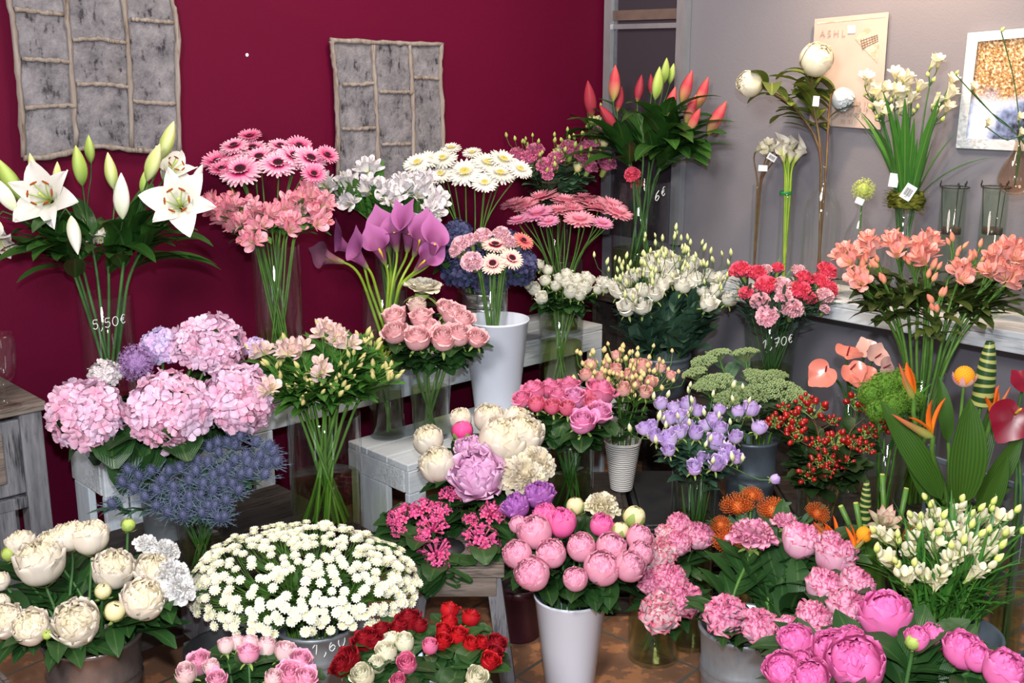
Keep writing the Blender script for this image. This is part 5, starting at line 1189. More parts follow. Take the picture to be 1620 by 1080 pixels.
bunch(vAA, 'peony', parse('140,372,82 265,325,72d 60,475,68 215,472,70 130,565,80 360,440,68 500,445,74 455,335,56d 455,540,84 330,590,58 585,530,76 630,395,62 460,228,84c 610,290,52y 545,355,40y 330,240,42y 160,195,66p 50,245,62p 190,290,60d 60,330,42 640,470,60', 800, 720),
      {'': P_('pale pink peony', peony, 'peok', .24, .035), 'd': P_('deep pink peony', peony, 'peod', .25, .06), 'c': P_('ruffled cream peony', peony_ruffled, 'peoy', cz=.7), 'y': P_('cream yellow peony bud', peony_bud, 'pcream', part='bud', cz=1.0), 'p': P_('purple peony', peony, 'peop', .7, .08)},
      'in the floor-standing white bucket', 'pink peonies in the white bucket', dome=.14, cam=.5, up=.35, leaves=LP(8, .09, .028), sr=.004, seed=33, stem='stem_d', low=.05, rs=1.05)
vBB = vessel('glass', 1036, 2.92, 948, 0, 41, 'low round glass vase of water on the floor tiles', water=.8, mat=M['glass_d'])
STK = {'': P_('streaked pink peony', peony, 'peos', .55, .13, 34), 'w': P_('whitish streaked peony', peony, 'peosw', .75, .12, 30), 'o': P_('wide ruffled pink peony', peony_ruffled, 'peos', cz=.7)}
bunch(vBB, 'peony', parse('820,330,46 915,388,58 822,422,52 755,370,36w 720,480,72w 690,612,52 780,600,66 845,695,72 730,755,76w', 800, 720), STK, 'above the low glass vase', 'streaked peonies in the low glass vase', dome=.12, cam=.5, up=.3, leaves=LP(7), sr=.004, seed=34, stem='stem_d', rs=1.1, dy=-.15)
vBC = vessel('zinc', 1180, 2.45, 988, 0, 71, 'zinc bucket with raised bands holding streaked pink peonies', 'bucket', taper=.85, ribs=(.66, .72))
bunch(vBC, 'peony', parse('205,770,86 360,822,76 500,820,50 330,365,108o 490,310,65o 560,415,82 720,490,84 665,625,76 815,622,78 775,735,86 615,785,76 705,410,46 790,450,40', 1080, 720), STK, 'in the banded zinc bucket', 'streaked peonies in the banded bucket', dome=.18, cam=.4, up=.4, leaves=[(18, -.1, .85, .12, .03, 45, 0, 'lance', M['leaf_d'])], sr=.0045, rs=1.06, seed=35, stem='stem')
vCC = vessel('zinc', 1415, 1.95, 1130, 0, 82, 'zinc bucket cut by the bottom edge with bright pink peonies', 'bucket', taper=.85)
bunch(vCC, 'peony', parse('965,765,122 540,888,86 475,1022,88 720,935,105 820,1000,142 1115,875,62 1200,865,70 1330,930,95 1400,965,70 1525,1030,105 800,870,62 610,1060,90 560,975,50 1095,885,38g', 1080, 720),
      {'': P_('bright pink peony', peony, 'peof', .45, .04, 14), 'g': P_('round green peony bud', peony_bud, 'pgreen', part='bud', cz=1.0)}, 'at bottom right edge', 'bright pink peonies at bottom right', dome=.15, cam=.45, up=.4, leaves=[(14, .0, .85, .12, .036, 40, -5, 'lance', M['leaf_d'])], sr=.005, seed=36, stem='stem_d')
vDD = vessel('glass', 1200, 2.86, 868, 0, 33, 'tall clear vase of orange pincushions behind the streaked peonies', water=.6, mat=M['glass_d'])
bunch(vDD, 'pincushion', parse('1100,240,80 1060,400,78 1265,260,74 1170,190,52 1020,330,50', 800, 720) + parse('640,275,60 645,370,50', 1080, 720), {'': ('orange pincushion flower', lambda s: [('flower_head', pincushion(s, M['prot'], M['prot']))])}, 'behind streaked peonies', 'orange pincushion flowers', dome=.06, cz=.4, cam=.5, up=.3, leaves=[(6, .3, .95, .06, .014, 50, 20, 'oval', M['leaf_g'])], sr=.004, seed=37)
vEE = vessel('zinc', 1500, 2.30, 1000, 0, 80, 'blue-grey zinc bucket of white freesias at right', 'bucket', mat=M['zinc_d'], taper=.85)
def freesia_spike(v, lst, where, group, seed):
    rng = random.Random(seed); out = []
    for px, py, n, ang in lst:
        items = []; dY = -.13 * ((py - 890) / 55)
        a = math.radians(ang); ax = Vector((math.sin(a), -.35, .75 * math.cos(a) + .1)).normalized(); p0 = at(px, py, v.y + dY)
        for k in range(n):
            p = p0 + ax * (.021 * (k - .8)) + Vector((rng.uniform(-.006, .006), rng.uniform(-.01, .006), .012 + .006 * rng.random()))
            d = (Vector((ax.x * .6 + rng.uniform(-.4, .4), -.35 + rng.uniform(-.3, .3), .95))).normalized()
            if k < 2: items.append((p, .028, [('flower', freesia_fl(rng.randint(1, 2), M['frees']))], .8, d))
            else: items.append((p, .038 - .003 * k, [('bud', spindle(1, M['freeb' if k > 2 else 'frees'], .26))], .4, d))
        root = mk_stem(v, 'freesia', 'flower', items, rng, M['stem'], .0022, [(13, -.05, .75, .15, .004, 72, 40, 'strap', M['leaf_s']), (8, .5, .97, .045, .005, 40, 10, 'strap', M['leaf_s'])], .22)
        out.append((root, 'white freesia', tuple(root['_p']))); del root['_p']
    relabel(out, where, group)
freesia_spike(vEE, [(1080 + x / 3, 720 + y / 3, n, a) for x, y, n, a in ((955, 415, 4, -50), (970, 515, 4, -40), (1180, 320, 5, -20), (1120, 350, 4, -40), (1110, 430, 4, -10), (1190, 455, 5, 0), (1245, 385, 4, -10), (1320, 370, 5, 20), (1385, 335, 5, 30), (1360, 470, 5, 15), (1305, 505, 4, 0), (1430, 505, 4, 40), (1490, 330, 4, 45), (1510, 410, 4, 60), (1215, 610, 3, 0), (1130, 590, 4, -40), (1040, 610, 5, -30), (1060, 490, 5, -30), (1260, 530, 4, -5), (1410, 575, 4, 30), (1290, 300, 4, 5), (1330, 430, 4, 10), (1160, 385, 4, -25), (1440, 440, 4, 35))], 'in the blue-grey bucket', 'white freesias in the blue-grey bucket', 38)
vLL = vessel('zinc', 668, 2.25, 1042, 0, 66, 'zinc bucket of red and cream roses at the bottom edge', 'bucket', taper=.85)
bunch(vLL, 'rose', parse('740,775,66d 690,810,45d 790,800,40d 610,815,40d 530,872,66d 450,960,62d 415,995,55d 580,885,48d 935,725,46 1040,762,48 935,785,42 905,822,38 905,878,46 975,848,50 1040,895,46 1090,885,38 1160,890,54d 1130,975,50 1150,930,40d 630,930,62c 720,880,54c 585,990,46c 515,1040,64c 655,868,44c 1065,1050,60c 730,985,56p 840,900,44p 690,1068,42p', 400, 720),
      {'': P_('red rose', rose, 'rred', .5), 'd': P_('dark red rose', rose, 'rdark', .6), 'c': P_('cream white rose', rose, 'rcream', .35, 18), 'p': P_('bright pink rose', rose, 'rpink', .35, 18)}, 'in the red rose bunch', 'roses in the red bunch', dome=.15, cam=.35, up=.45, leaves=[(9, .0, .85, .065, .022, 20, -25, 'oval', M['leaf_d'])], sr=.0034, rs=1.2, seed=39, stem='stem_d')
vMM = vessel('zinc', 388, 2.08, 1100, 0, 66, 'zinc bucket of blush roses cut by the bottom edge', 'bucket', taper=.85)
bunch(vMM, 'rose', parse('1070,895,40 1120,880,38 1185,885,44 1180,930,48p 1265,900,48 1355,922,48 945,978,58p 880,1030,52 1030,1060,46p 1430,968,52p 1380,1040,68p 1455,1050,52p 1300,1050,44 1000,1000,40', 0, 720), {'': P_('blush white rose', rose, 'rmm', .3, 18), 'p': P_('soft pink rose', rose, 'rmmp', .6)},
      'below the white daisies', 'blush roses below the daisies', dome=.12, cam=.3, up=.5, leaves=[(11, -.1, .8, .07, .024, 20, -25, 'oval', M['leaf_d'])], sr=.0034, rs=1.34, seed=40, stem='stem_d')

# ------------------------------------------------------------------ right side: berries, anthuriums, birds of paradise
vHH = vessel('glass', 1300, 3.05, 772, 0, 38, 'tall clear vase of red berry twigs', water=.6, mat=M['glass_d'])
M['hyp_leaf'] = leaf_mat('leaf_hypericum', '1a3018', '2f4a24', edge='3a5028')
bunch(vHH, 'hypericum', parse('620,870,62 520,930,62 440,930,48 545,990,52 830,835,60 880,870,42 930,950,48 870,980,46 730,1020,60 800,1030,42 640,1030,40 710,920,34 580,830,40 480,870,34 870,1050,40', 1080, 360) + parse('600,100,50 690,30,44 640,40,42 780,45,36 690,80,30', 1080, 720), {'': ('red berry twig', lambda s: [('berry_cluster', berries(s, M['hyper'], M['sepal']))])},
      'below salmon anthuriums', 'red hypericum berries', cat='berry twig', dome=.15, cz=0, per=2, cam=.5, up=.3, leaves=[(20, .0, 1.0, .07, .022, 35, 0, 'oval', M['hyp_leaf'])], sr=.0028, rs=1.25, seed=41, stem='stem_b', junction=.3)
vII = vessel('glass', 1345, 3.42, 632, .30, 26, 'clear vase of salmon anthuriums against the grey wall')
def anth(v, lst, mats, where, group, seed):
    rng = random.Random(seed); out = []
    for px, py, r, dY, d, spin, mk in lst:
        p = at(px, py, v.y + dY); d = Vector(d).normalized(); s = r * tdep(p) / F
        root = mk_stem(v, 'anthurium', 'flower', [(p, s, [('spathe', anthurium(1, M[mats[mk][0]]))], .0, d)], rng, M['stem_d'], .004)
        sp_ = [c for c in root.children if c.name.startswith('spathe')][0]; sp_.rotation_quaternion = zto(d, spin)
        obj('spadix', spadix(.75, .055, M[mats[mk][2]]), root, sp_.location, zto((d + Vector((.15, 0, .35))).normalized()), s)
        out.append((root, mats[mk][1], tuple(root['_p']))); del root['_p']
    relabel(out, where, group)
anth(vII, [(1306, 587, 29, -.12, (-.3, -.8, .35), 3.6, 0), (1340, 562, 27, -.05, (.0, -.35, .9), .8, 0), (1346, 584, 26, -.14, (.1, -.85, .5), 5.2, 1), (1362, 588, 26, -.12, (.15, -.55, .8), 5.0, 1), (1385, 566, 24, .0, (.2, -.9, .4), 1.2, 2), (1372, 556, 22, .04, (.0, -.8, .5), 1.8, 2), (1398, 582, 22, -.04, (.4, -.7, .3), .3, 2)],
     {0: ('anth', 'salmon anthurium', 'spad_r'), 1: ('anth', 'salmon anthurium', 'spad_r'), 2: ('anthp', 'dusty pink anthurium', 'spad_r')}, 'above the red berries', 'anthuriums above the red berries', 42)
vJJ = vessel('glass', 1462, 3.30, 590, .30, 34, 'clear vase of salmon alstroemeria on the dark crate', water=.4)
cluster_bunch(vJJ, 'alstroemeria', parse('780,130 890,70 1010,70 1160,60 1150,120 1100,170b 1160,200b 830,230 1300,80b 1330,200 1410,110b 1500,130 1560,90 1480,180 1600,110 1210,340b 950,200b 1560,230 1640,160 860,180b', 1080, 360), AL('als', 'alsi'), spindle(1, M['albuds'], .24), 'salmon alstroemeria', 'in front of wall shelf', 'salmon alstroemeria in front of the shelf', 19, 4, 1, 15, [(11, .66, 1.0, .10, .021, 35, -10, 'lance', M['leaf_o'])], seed=43, dome=.10, sr=.0048, budL=.034)
vKK = vessel('glass', 1402, 3.12, 712, 0, 30, 'tall clear vase of fuzzy green balls', water=.6, mat=M['glass_d'])
bunch(vKK, 'green_trick', parse('1398,612,26 1378,622,22 1425,605,24 1412,640,22 1440,632,22 1388,650,18', k=1), {'': P_('fuzzy green ball flower', allium, 'dianth', 320, cz=0.0)}, 'right of anthuriums', 'fuzzy green balls', dome=.08, cz=0, leaves=[(8, .0, .9, .09, .006, 50, 10, 'strap', M['leaf_s'])], sr=.003, seed=44)
vGG = vessel('zinc', 1510, 2.78, 800, 0, 40, 'dark metal bucket of birds of paradise at right', 'bucket', mat=M['dark'], taper=.85)
t = NT('striped_leaf'); uv = t.n('ShaderNodeUVMap'); w = t.n('ShaderNodeTexWave', wave_type='BANDS', bands_direction='Y'); w.inputs['Scale'].default_value = 1.9; w.inputs['Distortion'].default_value = 5; w.inputs['Detail'].default_value = 1; t.l(uv.outputs[0], w.inputs['Vector'])
M['striped'] = t.bsdf(t.ramp(w.outputs['Fac'], [(.60, hexlin('22441f')), (.72, hexlin('a9ad62'))]), .4, .4, trans=.1)
t = NT('palm_leaf'); uv = t.n('ShaderNodeUVMap'); w = t.n('ShaderNodeTexWave', wave_type='BANDS', bands_direction='X'); w.inputs['Scale'].default_value = 3.2; t.l(uv.outputs[0], w.inputs['Vector'])
M['palm'] = t.bsdf(t.mix(w.outputs['Fac'], hexlin('30541a'), hexlin('40661f')), .40, .35, trans=.2, bump=w.outputs['Fac'], bstr=.16)
def strelitzia(v, px, py, r, tilt, dY, label, rng, leafs=0):
    p = at(px, py, v.y + dY); s = r * tdep(p) / F; d = Vector((.05, -.1, 1)).normalized(); P, n1 = stem_curve(v, p, d, rng, cross=.5); base = Vector(P[0])
    root = thing('bird_of_paradise', label, 'flower', base, 0, 'birds of paradise'); mb = MB(); tube(mb, P - P[0], .006, 7); obj('stem', mb.mesh('stem', M['stem']), root); loc = p - base
    a = math.radians(tilt); br = obj('bract', strel_bract(M['strelb']), root, loc, Quaternion((0, 1, 0), -a) @ Quaternion((0, 0, 1), PI if tilt > 90 else 0) if False else Quaternion((0, 0, 1), PI if tilt > 90 else 0.0) @ Quaternion((0, 1, 0), -math.radians(tilt if tilt <= 90 else 180 - tilt)), s)
    for k, (ang, l) in enumerate(((-18, 1.0), (4, 1.1), (22, .95))):
        aa = math.radians(ang + (18 if tilt > 90 else -4)); obj('sepal', strel_sepal(1, M['strel']), root, loc + Vector((0, 0, .05 * s)), zto(Vector((math.sin(-aa), rng.uniform(-.25, .1), math.cos(aa))), rng.uniform(0, 6)), s * l)
    return root
rngG = random.Random(9)
strelitzia(vGG, 1476, 690, 62, 155, -.15, 'bird of paradise with orange beak pointing left above the freesias', rngG)
strelitzia(vGG, 1446, 630, 52, 120, .0, 'bird of paradise with narrow beak behind the orange one', rngG)
strelitzia(vGG, 1568, 660, 46, 60, -.02, 'bird of paradise half hidden right of the broad green leaf', rngG)
def big_leaf(v, name, label, L, W, px, py, tip, mat, dY=-.05, kind='lance', cat='leaf', group='large green leaves'):
    p = at(px, py, v.y + dY); q = at(tip[0], tip[1], v.y + dY + tip[2]); ax = (q - p); Ln = ax.length; ax.normalize()
    root = thing(name, label, cat, (v.x, v.y, v.floor), 0, group); P, n1 = stem_curve(v, p, ax, rngG, cross=.4); mb = MB(); tube(mb, P - np.array(root.location), .005, 6); obj('stem', mb.mesh('stem', M['stem']), root)
    me = leaf_mesh(1.0, W, 0, -18, kind, mat, .25, .05, 9); x = ax; z = Vector((0, -1, .25)); z = (z - x * z.dot(x)).normalized(); y = z.cross(x)
    obj('blade', me, root, p - root.location, Matrix((x, y, z)).transposed().to_quaternion(), Ln)
big_leaf(vGG, 'palm_leaf', 'broad upright pleated green leaf in front of the bird of paradise bunch', 0, .20, 1520, 800, (1545, 640, -.05), M['palm'], -.16)
big_leaf(vGG, 'palm_leaf', 'long green leaf leaning left under the orange beak', 0, .13, 1490, 790, (1405, 640, -.02), M['palm'], -.10)
big_leaf(vGG, 'palm_leaf', 'green leaf leaning right beside the red anthurium', 0, .15, 1545, 800, (1625, 690, -.05), M['palm'], -.10)
big_leaf(vGG, 'palm_leaf', 'narrow yellow-green leaf behind the broad pleated leaf', 0, .14, 1500, 700, (1492, 598, .0), M['palm'], .02)
big_leaf(vGG, 'palm_leaf', 'dark green leaf low at the right edge', 0, .15, 1550, 830, (1600, 730, -.05), M['palm'], -.14)
for i, (a, b, lab) in enumerate((((1470, 800), (1428, 690, .02), 'slim dark green leaf left of the broad pleated leaf'), ((1530, 790), (1588, 620, .03), 'slim dark green leaf rising toward the red anthurium'), ((1500, 810), (1462, 700, -.06), 'short dark green leaf low in the bird of paradise bunch'), ((1560, 800), (1612, 760, .0), 'arching green leaf low by the lattice basket'))):
    big_leaf(vGG, 'palm_leaf', lab, 0, .10, a[0], a[1], b, M['palm'], -.06 + .05 * i)
def roll_leaf(v, label, px, py0, py1, rp, dY, tilt=0.0):
    p = at(px, py0, v.y + dY); q = at(px + tilt, py1, v.y + dY); root = thing('rolled_leaf', label, 'leaf', p, 0, 'rolled striped leaves'); r = rp * tdep(p) / F; mb = MB(); n = 16
    H = (q - p); th = np.linspace(0, 4.4 * PI, 64)[None]; f = np.linspace(0, 1, n)[:, None]; rad = r * (.45 + .55 * th / th.max()) * (1 - .62 * f ** 2.6)
    P3 = np.stack([rad * np.cos(th), rad * np.sin(th), f * H.z + 0 * th], -1) + f[..., None] * np.array([H.x, H.y, 0]); mb.grid(P3, np.stack([np.repeat(th / th.max(), n, 0), np.repeat(f, 64, 1) * 1.3], -1)); obj('blade', mb.mesh('blade', M['striped']), root)
    mb = MB(); tube(mb, [(0, 0, .01), tuple(Vector((v.x, v.y, v.floor)) - p)], .005, 6); obj('stem', mb.mesh('stem', M['stem']), root)
roll_leaf(vGG, 'tall rolled leaf striped green and cream beside the orange ball', 1552, 640, 540, 19, .0, 14)
def ball_flower(v, name, label, px, py, rpx, dY, mat, cat='flower', petals=None):
    p = at(px, py, v.y + dY); r = rpx * tdep(p) / F; P, n1 = stem_curve(v, p - Vector((0, 0, r * .8)), Vector((0, 0, 1)), rngG, cross=.4); root = thing(name, label, cat, P[0]); mb = MB(); tube(mb, P - P[0], .004, 6); obj('stem', mb.mesh('stem', M['stem']), root)
    mb = MB(); T = ball_t(20, 14); mb.add(*T); rr = T[0]; mb.V[0] = rr * r; pts_ = fib(220); mb.copies(ball_t(4, 3), [(np.eye(3) * r * .075, a * r) for a in pts_], [rngG.random() for _ in pts_]); obj('flower_head', mb.mesh('flower_head', M[mat]), root, p - Vector(P[0]))
    if petals:
        mb = MB()
        for k in range(9): petal(mb, arc(75, 5 + 12 * (k % 2), 2.1, .1, -1.3, 7), .42, k * .7, 'lance', 5, rc=1.3, mat=0)
        obj('petals', mb.mesh('petals', M[petals]), root, p - Vector(P[0]), None, r)
pm('pinkstripe', [(0, 'e8e0c8'), (.5, 'e6b0b8'), (1, 'c87088')], alt='d8d0a0', altf=.5, trans=.2)
ball_flower(vGG, 'banksia', 'orange ball flower cupped in pink striped petals beside the rolled leaf', 1526, 594, 15, -.08, 'craspo', petals='pinkstripe')
vRA = vessel('glass', 1612, 2.72, 800, 0, 26, 'slim clear vase cut by the right edge with red anthuriums', water=.5, mat=M['glass_d'])
anth(vRA, [(1606, 655, 44, -.08, (-.25, -.85, .25), 4.0, 0), (1622, 608, 26, .0, (-.1, -.7, .6), 2.0, 0)], {0: ('anthr', 'glossy dark red anthurium', 'spad_y')}, 'cut by the right edge', 'red anthuriums', 46)
# small arrangement wrapped in banana leaf
vFF = vessel('zinc', 1368, 2.62, 862, 0, 36, 'flower container wrapped in dark banana leaf behind streaked peonies', 'flower container', 'leaf_wrapped_vase', mat=M['palm'], taper=.9)
strelitzia(vFF, 1322, 858, 42, 140, -.02, 'small orange bird of paradise at the left of the leaf-wrapped arrangement', rngG)
strelitzia(vFF, 1352, 868, 38, 50, -.10, 'small orange bird of paradise in front of the striped roll', rngG)
strelitzia(vFF, 1432, 858, 40, 60, .0, 'small orange bird of paradise at the right of the arrangement', rngG)
roll_leaf(vFF, 'short rolled leaf striped green and cream in the leaf-wrapped arrangement', 1366, 830, 760, 11, -.03, 5)
def cut_stalk(v, label, px, py, q, dY):
    p = at(px, py, v.y + dY); b = at(q[0], q[1], v.y + dY); root = thing('cut_stalk', label, 'stalk', b, 0, 'cut green stalks'); mb = MB(); tube(mb, [(0, 0, 0), tuple((p - b) * .5 + Vector((.004, 0, 0))), tuple(p - b)], .0065, 10, cap=True); obj('stalk', mb.mesh('stalk', M['stem']), root)
    mb = MB(); lathe(mb, [(.001, .0008), (.0045, .0006), (.0062, 0)], 10); obj('cut_end', mb.mesh('cut_end', M['eye_grn']), root, p - b, zto(p - b))
cut_stalk(vFF, 'green cut stalk standing upright behind the succulent', 1396, 750, (1396, 880), .03); cut_stalk(vFF, 'green cut stalk leaning right beside the succulent', 1434, 772, (1408, 880), .0)
cut_stalk(vFF, 'green cut stalk leaning left beside the striped roll', 1330, 800, (1362, 880), -.02); cut_stalk(vFF, 'short pale green cut stalk left of the striped roll', 1354, 795, (1364, 880), -.05)
p = at(1397, 832, 2.56); succ = thing('succulent', 'pinkish green succulent rosette in the leaf-wrapped arrangement', 'succulent', p); mb = MB(); pm('succ', [(0, 'a0b878'), (.7, 'c4b49c'), (1, 'c87880')], trans=.05)
for i in range(26): petal(mb, arc(14 + 56 * (i / 25), 8 + 40 * (i / 25), .032 + .026 * (i / 25), .002, 0, 6), .0125, i * 2.39996, 'lance', 5, cup=.35)
obj('leaves', mb.mesh('leaves', M['succ']), succ, None, zto(Vector((0, -.55, .8)))); mb = MB(); tube(mb, [(0, 0, 0), (0, .02, -.12)], .006, 6); obj('stem', mb.mesh('stem', M['stem']), succ)
ball_flower(vFF, 'craspedia', 'orange yellow ball flower low in the leaf-wrapped arrangement', 1367, 845, 12, -.09, 'craspo')

# ------------------------------------------------------------------ things on the wall shelf
def bottle(name, px, off, prof_, label, cat='bottle', mat='glass', z=SHZ, top=None):
    """prof_: (radius, height) pairs of the outer wall; the glass gets an inner wall"""
    p = on_wall('g', px, 380, off); root = thing(name, label, cat, (p.x, p.y, z)); k = (zrow(top, p.y) - z) / prof_[-1][1] if top else 1; prof_ = [(a, b * k) for a, b in prof_]; o = catmull([(a, b, 0) for a, b in prof_], 34)[:, :2]; o[:, 0] = np.maximum(o[:, 0], .004)
    inn = np.stack([np.maximum(o[::-1, 0] - .003, .001), np.maximum(o[::-1, 1], .010)], 1); mb = MB(); lathe(mb, [(.001, 0)] + [tuple(x) for x in o] + [tuple(x) for x in inn], 44); obj('glass_body', mb.mesh('glass_body', M[mat]), root)
    v = Vessel(); v.x, v.y, v.z0, v.z1 = p.x, p.y, z, z + prof_[-1][1]; v.r1 = prof_[-1][0]; v.r0 = prof_[1][0] * .6; v.floor = z + .014; v.glass = True; v.H = prof_[-1][1]; v.root = root; return v
def price_tag(par, p, size=(.03, .022), tilt=.3, bars=True):
    mb = MB(); mb.box((0, 0, 0), (size[0], .0012, size[1])); o = obj('price_tag', mb.mesh('price_tag', M['paper'], False), par, p - par.location); o.rotation_euler = (0, tilt, -.5)
    if bars:
        mb = MB(); rr = random.Random(3); x = -size[0] * .32
        while x < size[0] * .32:
            w_ = rr.choice((.0008, .0014)); mb.box((x, -.0009, 0), (w_, .0004, size[1] * .5)); x += w_ + .0011
        obj('barcode', mb.mesh('barcode', M['ink'], False), o)
b1 = bottle('glass_bottle', 1298, .14, [(.001, 0), (.062, .004), (.068, .03), (.068, .20), (.064, .255), (.045, .295), (.024, .325), (.021, .36), (.026, .385)], 'tall clear shouldered bottle on the shelf holding white peonies', top=262)
rng = random.Random(50); SL = [(11, .3, .98, .15, .03, 45, -25, 'oval', M['leaf_p'])]
for px, py, r, d, dY, lab in ((1292, 95, 27, (.02, -.75, .7), -.02, 'large white silk peony in front of the calendar board'), (1187, 133, 22, (-.85, -.35, .25), .0, 'white silk peony leaning far left against grey wall'), (1333, 156, 19, (.25, -.6, -.5), .06, 'pale hanging silk peony low in front of calendar')):
    p = at(px, py, b1.y + dY); root = mk_stem(b1, 'silk_peony', 'artificial flower', [(p, r * tdep(p) / F, [('flower_head', peony(rng.randint(1, 3), M['silkw' if r > 20 else 'silkb'], .12, .03, 10))], .9, Vector(d).normalized())], rng, M['stem_b'], .004, SL, sep=True)
    del root['_p']; tag(root, lab, 'artificial flower', 'silk peonies on the shelf')
    if r == 27: price_tag(root, at(1291, 160, b1.y - .03), (.022, .035), .05, False)
b2 = bottle('glass_cylinder', 1243, .14, [(.001, 0), (.028, .002), (.030, .02), (.030, .15), (.030, .27)], 'slim clear cylinder on the shelf holding white silk callas', 'vase', top=304)
rng = random.Random(51); out = []
for i, (dx, dy) in enumerate(((-18, -2), (-8, -10), (6, -9), (19, -3), (-13, 8), (2, 9), (15, 9), (-1, -1))):
    p = at(1250 + dx, 232 + dy, b2.y - .01 + .01 * math.sin(i)); d = Vector((dx / 40, -.3, 1)).normalized()
    root = mk_stem(b2, 'silk_calla', 'artificial flower', [(p, .062, [('spathe', calla(1, M['callaw'], .55)), ('spadix', spadix(.55, .05, M['spad_y']))], .7, d)], rng, M['stem_y'], .0042, cross=.5); out.append((root, 'white silk calla', tuple(root['_p']))); del root['_p']
relabel(out, 'in slim shelf cylinder', 'white silk callas on the shelf')
mb = MB(); lathe(mb, [(.021, -.006), (.023, -.003), (.023, .004), (.021, .007)], 20); o = obj('ribbon', mb.mesh('ribbon', plain('green_ribbon', '1f7a3c', .4, .4)), None, at(1243, 307, b2.y) + Vector((0, 0, .004))); tag(o, 'green ribbon tied round the silk calla stems', 'ribbon')
b3 = bottle('glass_tube', 1195, .13, [(.001, 0), (.020, .002), (.021, .02), (.021, .12), (.021, .255)], 'narrow clear tube vase at the left end of the shelf', 'vase', top=292)
rng = random.Random(52); out = []
for i, (px, py) in enumerate(((1204, 232), (1216, 226), (1226, 236), (1212, 240), (1232, 228))):
    p = at(px, py, b3.y + .012 * (i % 3) - .01); root = mk_stem(b3, 'silk_blossom', 'artificial flower', [(p, .028, [('flower_head', freesia_fl(1, M['silkw']))], .9, Vector((rng.uniform(-.6, .5), -.6, .6)).normalized())], rng, M['stem_b'], .0028, cross=.5); out.append((root, 'small white silk blossom', tuple(root['_p']))); del root['_p']
    if i == 1: price_tag(root, at(1207, 266, b3.y - .025), (.034, .022), 0, False)
    if i == 2: price_tag(root, at(1221, 249, b3.y - .03), (.034, .024), .5)
relabel(out, 'in tube vase on shelf', 'white silk blossoms on the shelf')
b4 = bottle('glass_bottle', 1359, .15, [(.001, 0), (.05, .003), (.056, .02), (.056, .10), (.048, .155), (.026, .185), (.015, .205), (.017, .225)], 'round-shouldered clear bottle on the shelf with pale green ball', top=322)
p = at(1366, 300, b4.y - .01); root = mk_stem(b4, 'silk_allium', 'artificial flower', [(p, 19 * tdep(p) / F, [('flower_head', allium(2, M['allig'], 150))], 0, Vector((0, -.3, 1)).normalized())], random.Random(3), M['stem'], .003); del root['_p']
tag(root, 'pale yellow-green silk allium ball in the shelf bottle', 'artificial flower'); price_tag(root, at(1360, 318, b4.y - .035), (.028, .022), .35, False)
b5 = bottle('glass_bowl_vase', 1428, .15, [(.001, 0), (.05, .003), (.066, .04), (.066, .10), (.052, .155), (.043, .175), (.045, .20)], 'round clear vase on the shelf with mossy collar and silk freesias', 'vase', top=318)
mb = MB(); rr = random.Random(8)
for k in range(4): tube(mb, [(.05 * math.cos(a) * (1 + .12 * rr.uniform(-1, 1)), .05 * math.sin(a) * (1 + .12 * rr.uniform(-1, 1)), .012 * k + rr.uniform(-.006, .006)) for a in np.linspace(0, 6.6, 26)], [.007 * rr.uniform(.6, 1.6) for _ in range(26)], 6, 0)
for k in range(60): a = rr.uniform(0, 6.28); mb.copies(leaf_t(.03, .007, rr.uniform(-50, 50), 0, 'oval', .1, 4, 0, 3), [(rotz(a), np.array([.05 * math.cos(a), .05 * math.sin(a), rr.uniform(-.01, .05)]))])
o = obj('moss_collar', mb.mesh('moss_collar', plain('moss', '4f5a20', .9, .1, nscale=40, h2='7a7a30')), None, (b5.x, b5.y, b5.z1 - .015)); tag(o, 'mossy twig collar wrapped round the neck of the shelf vase', 'moss')
rng = random.Random(53); out = []
for px, py, n in ((1374, 130, 4), (1388, 150, 4), (1425, 122, 5), (1418, 145, 5), (1398, 166, 4), (1440, 155, 4), (1474, 105, 3), (1494, 137, 3), (1487, 167, 3), (1448, 128, 3)):
    items = []
    for k in range(n): 
        q = at(px + rng.uniform(-14, 14), py + rng.uniform(-12, 12), b5.y + rng.uniform(-.04, .04)); items.append((q, .032, [('flower', freesia_fl(rng.randint(1, 2), M['silkw']))], .8, Vector((rng.uniform(-.6, .6), rng.uniform(-.8, 0), .8)).normalized()))
    for k in range(2): q = at(px + rng.uniform(-14, 14), py + 16 + rng.uniform(-4, 6), b5.y); items.append((q, .022, [('bud', spindle(1, M['freeb'], .3))], .4, Vector((rng.uniform(-.5, .5), -.3, .6)).normalized()))
    root = mk_stem(b5, 'silk_freesia', 'artificial flower', items, rng, M['stem_d'], .003, None, .12); out.append((root, 'creamy silk freesia', tuple(root['_p']))); del root['_p']
relabel(out, 'above mossy shelf vase', 'silk freesias on the shelf')
grass = thing('strap_leaf_plant', 'tuft of long green silk grass blades in the mossy shelf vase', 'artificial plant', (b5.x, b5.y, b5.z1 - .02))
for k in range(17):
    a = k * 2.4; a = a if wall_gap(Vector((b5.x + .2 * math.cos(a), b5.y + .2 * math.sin(a), 1))) > .03 else a + PI; me = leaf_mesh(1.0, .035, 84 - 5 * (k % 4), 78 - 9 * (k % 5), 'strap', M['leaf_s'], .3); obj('blade', me, grass, (.025 * math.cos(a), .025 * math.sin(a), 0), Quaternion((0, 0, 1), a), .24 + .20 * ((k * 7) % 5) / 5)
obj('blade', leaf_mesh(1.0, .03, 62, 10, 'strap', M['leaf_s'], .3), grass, (.02, 0, 0), Quaternion((0, 0, 1), -.3), .30)
price_tag(grass, at(1437, 304, b5.y - .07), (.036, .052), .5); price_tag(grass, at(1414, 285, b5.y - .02), (.03, .045), .1, False)
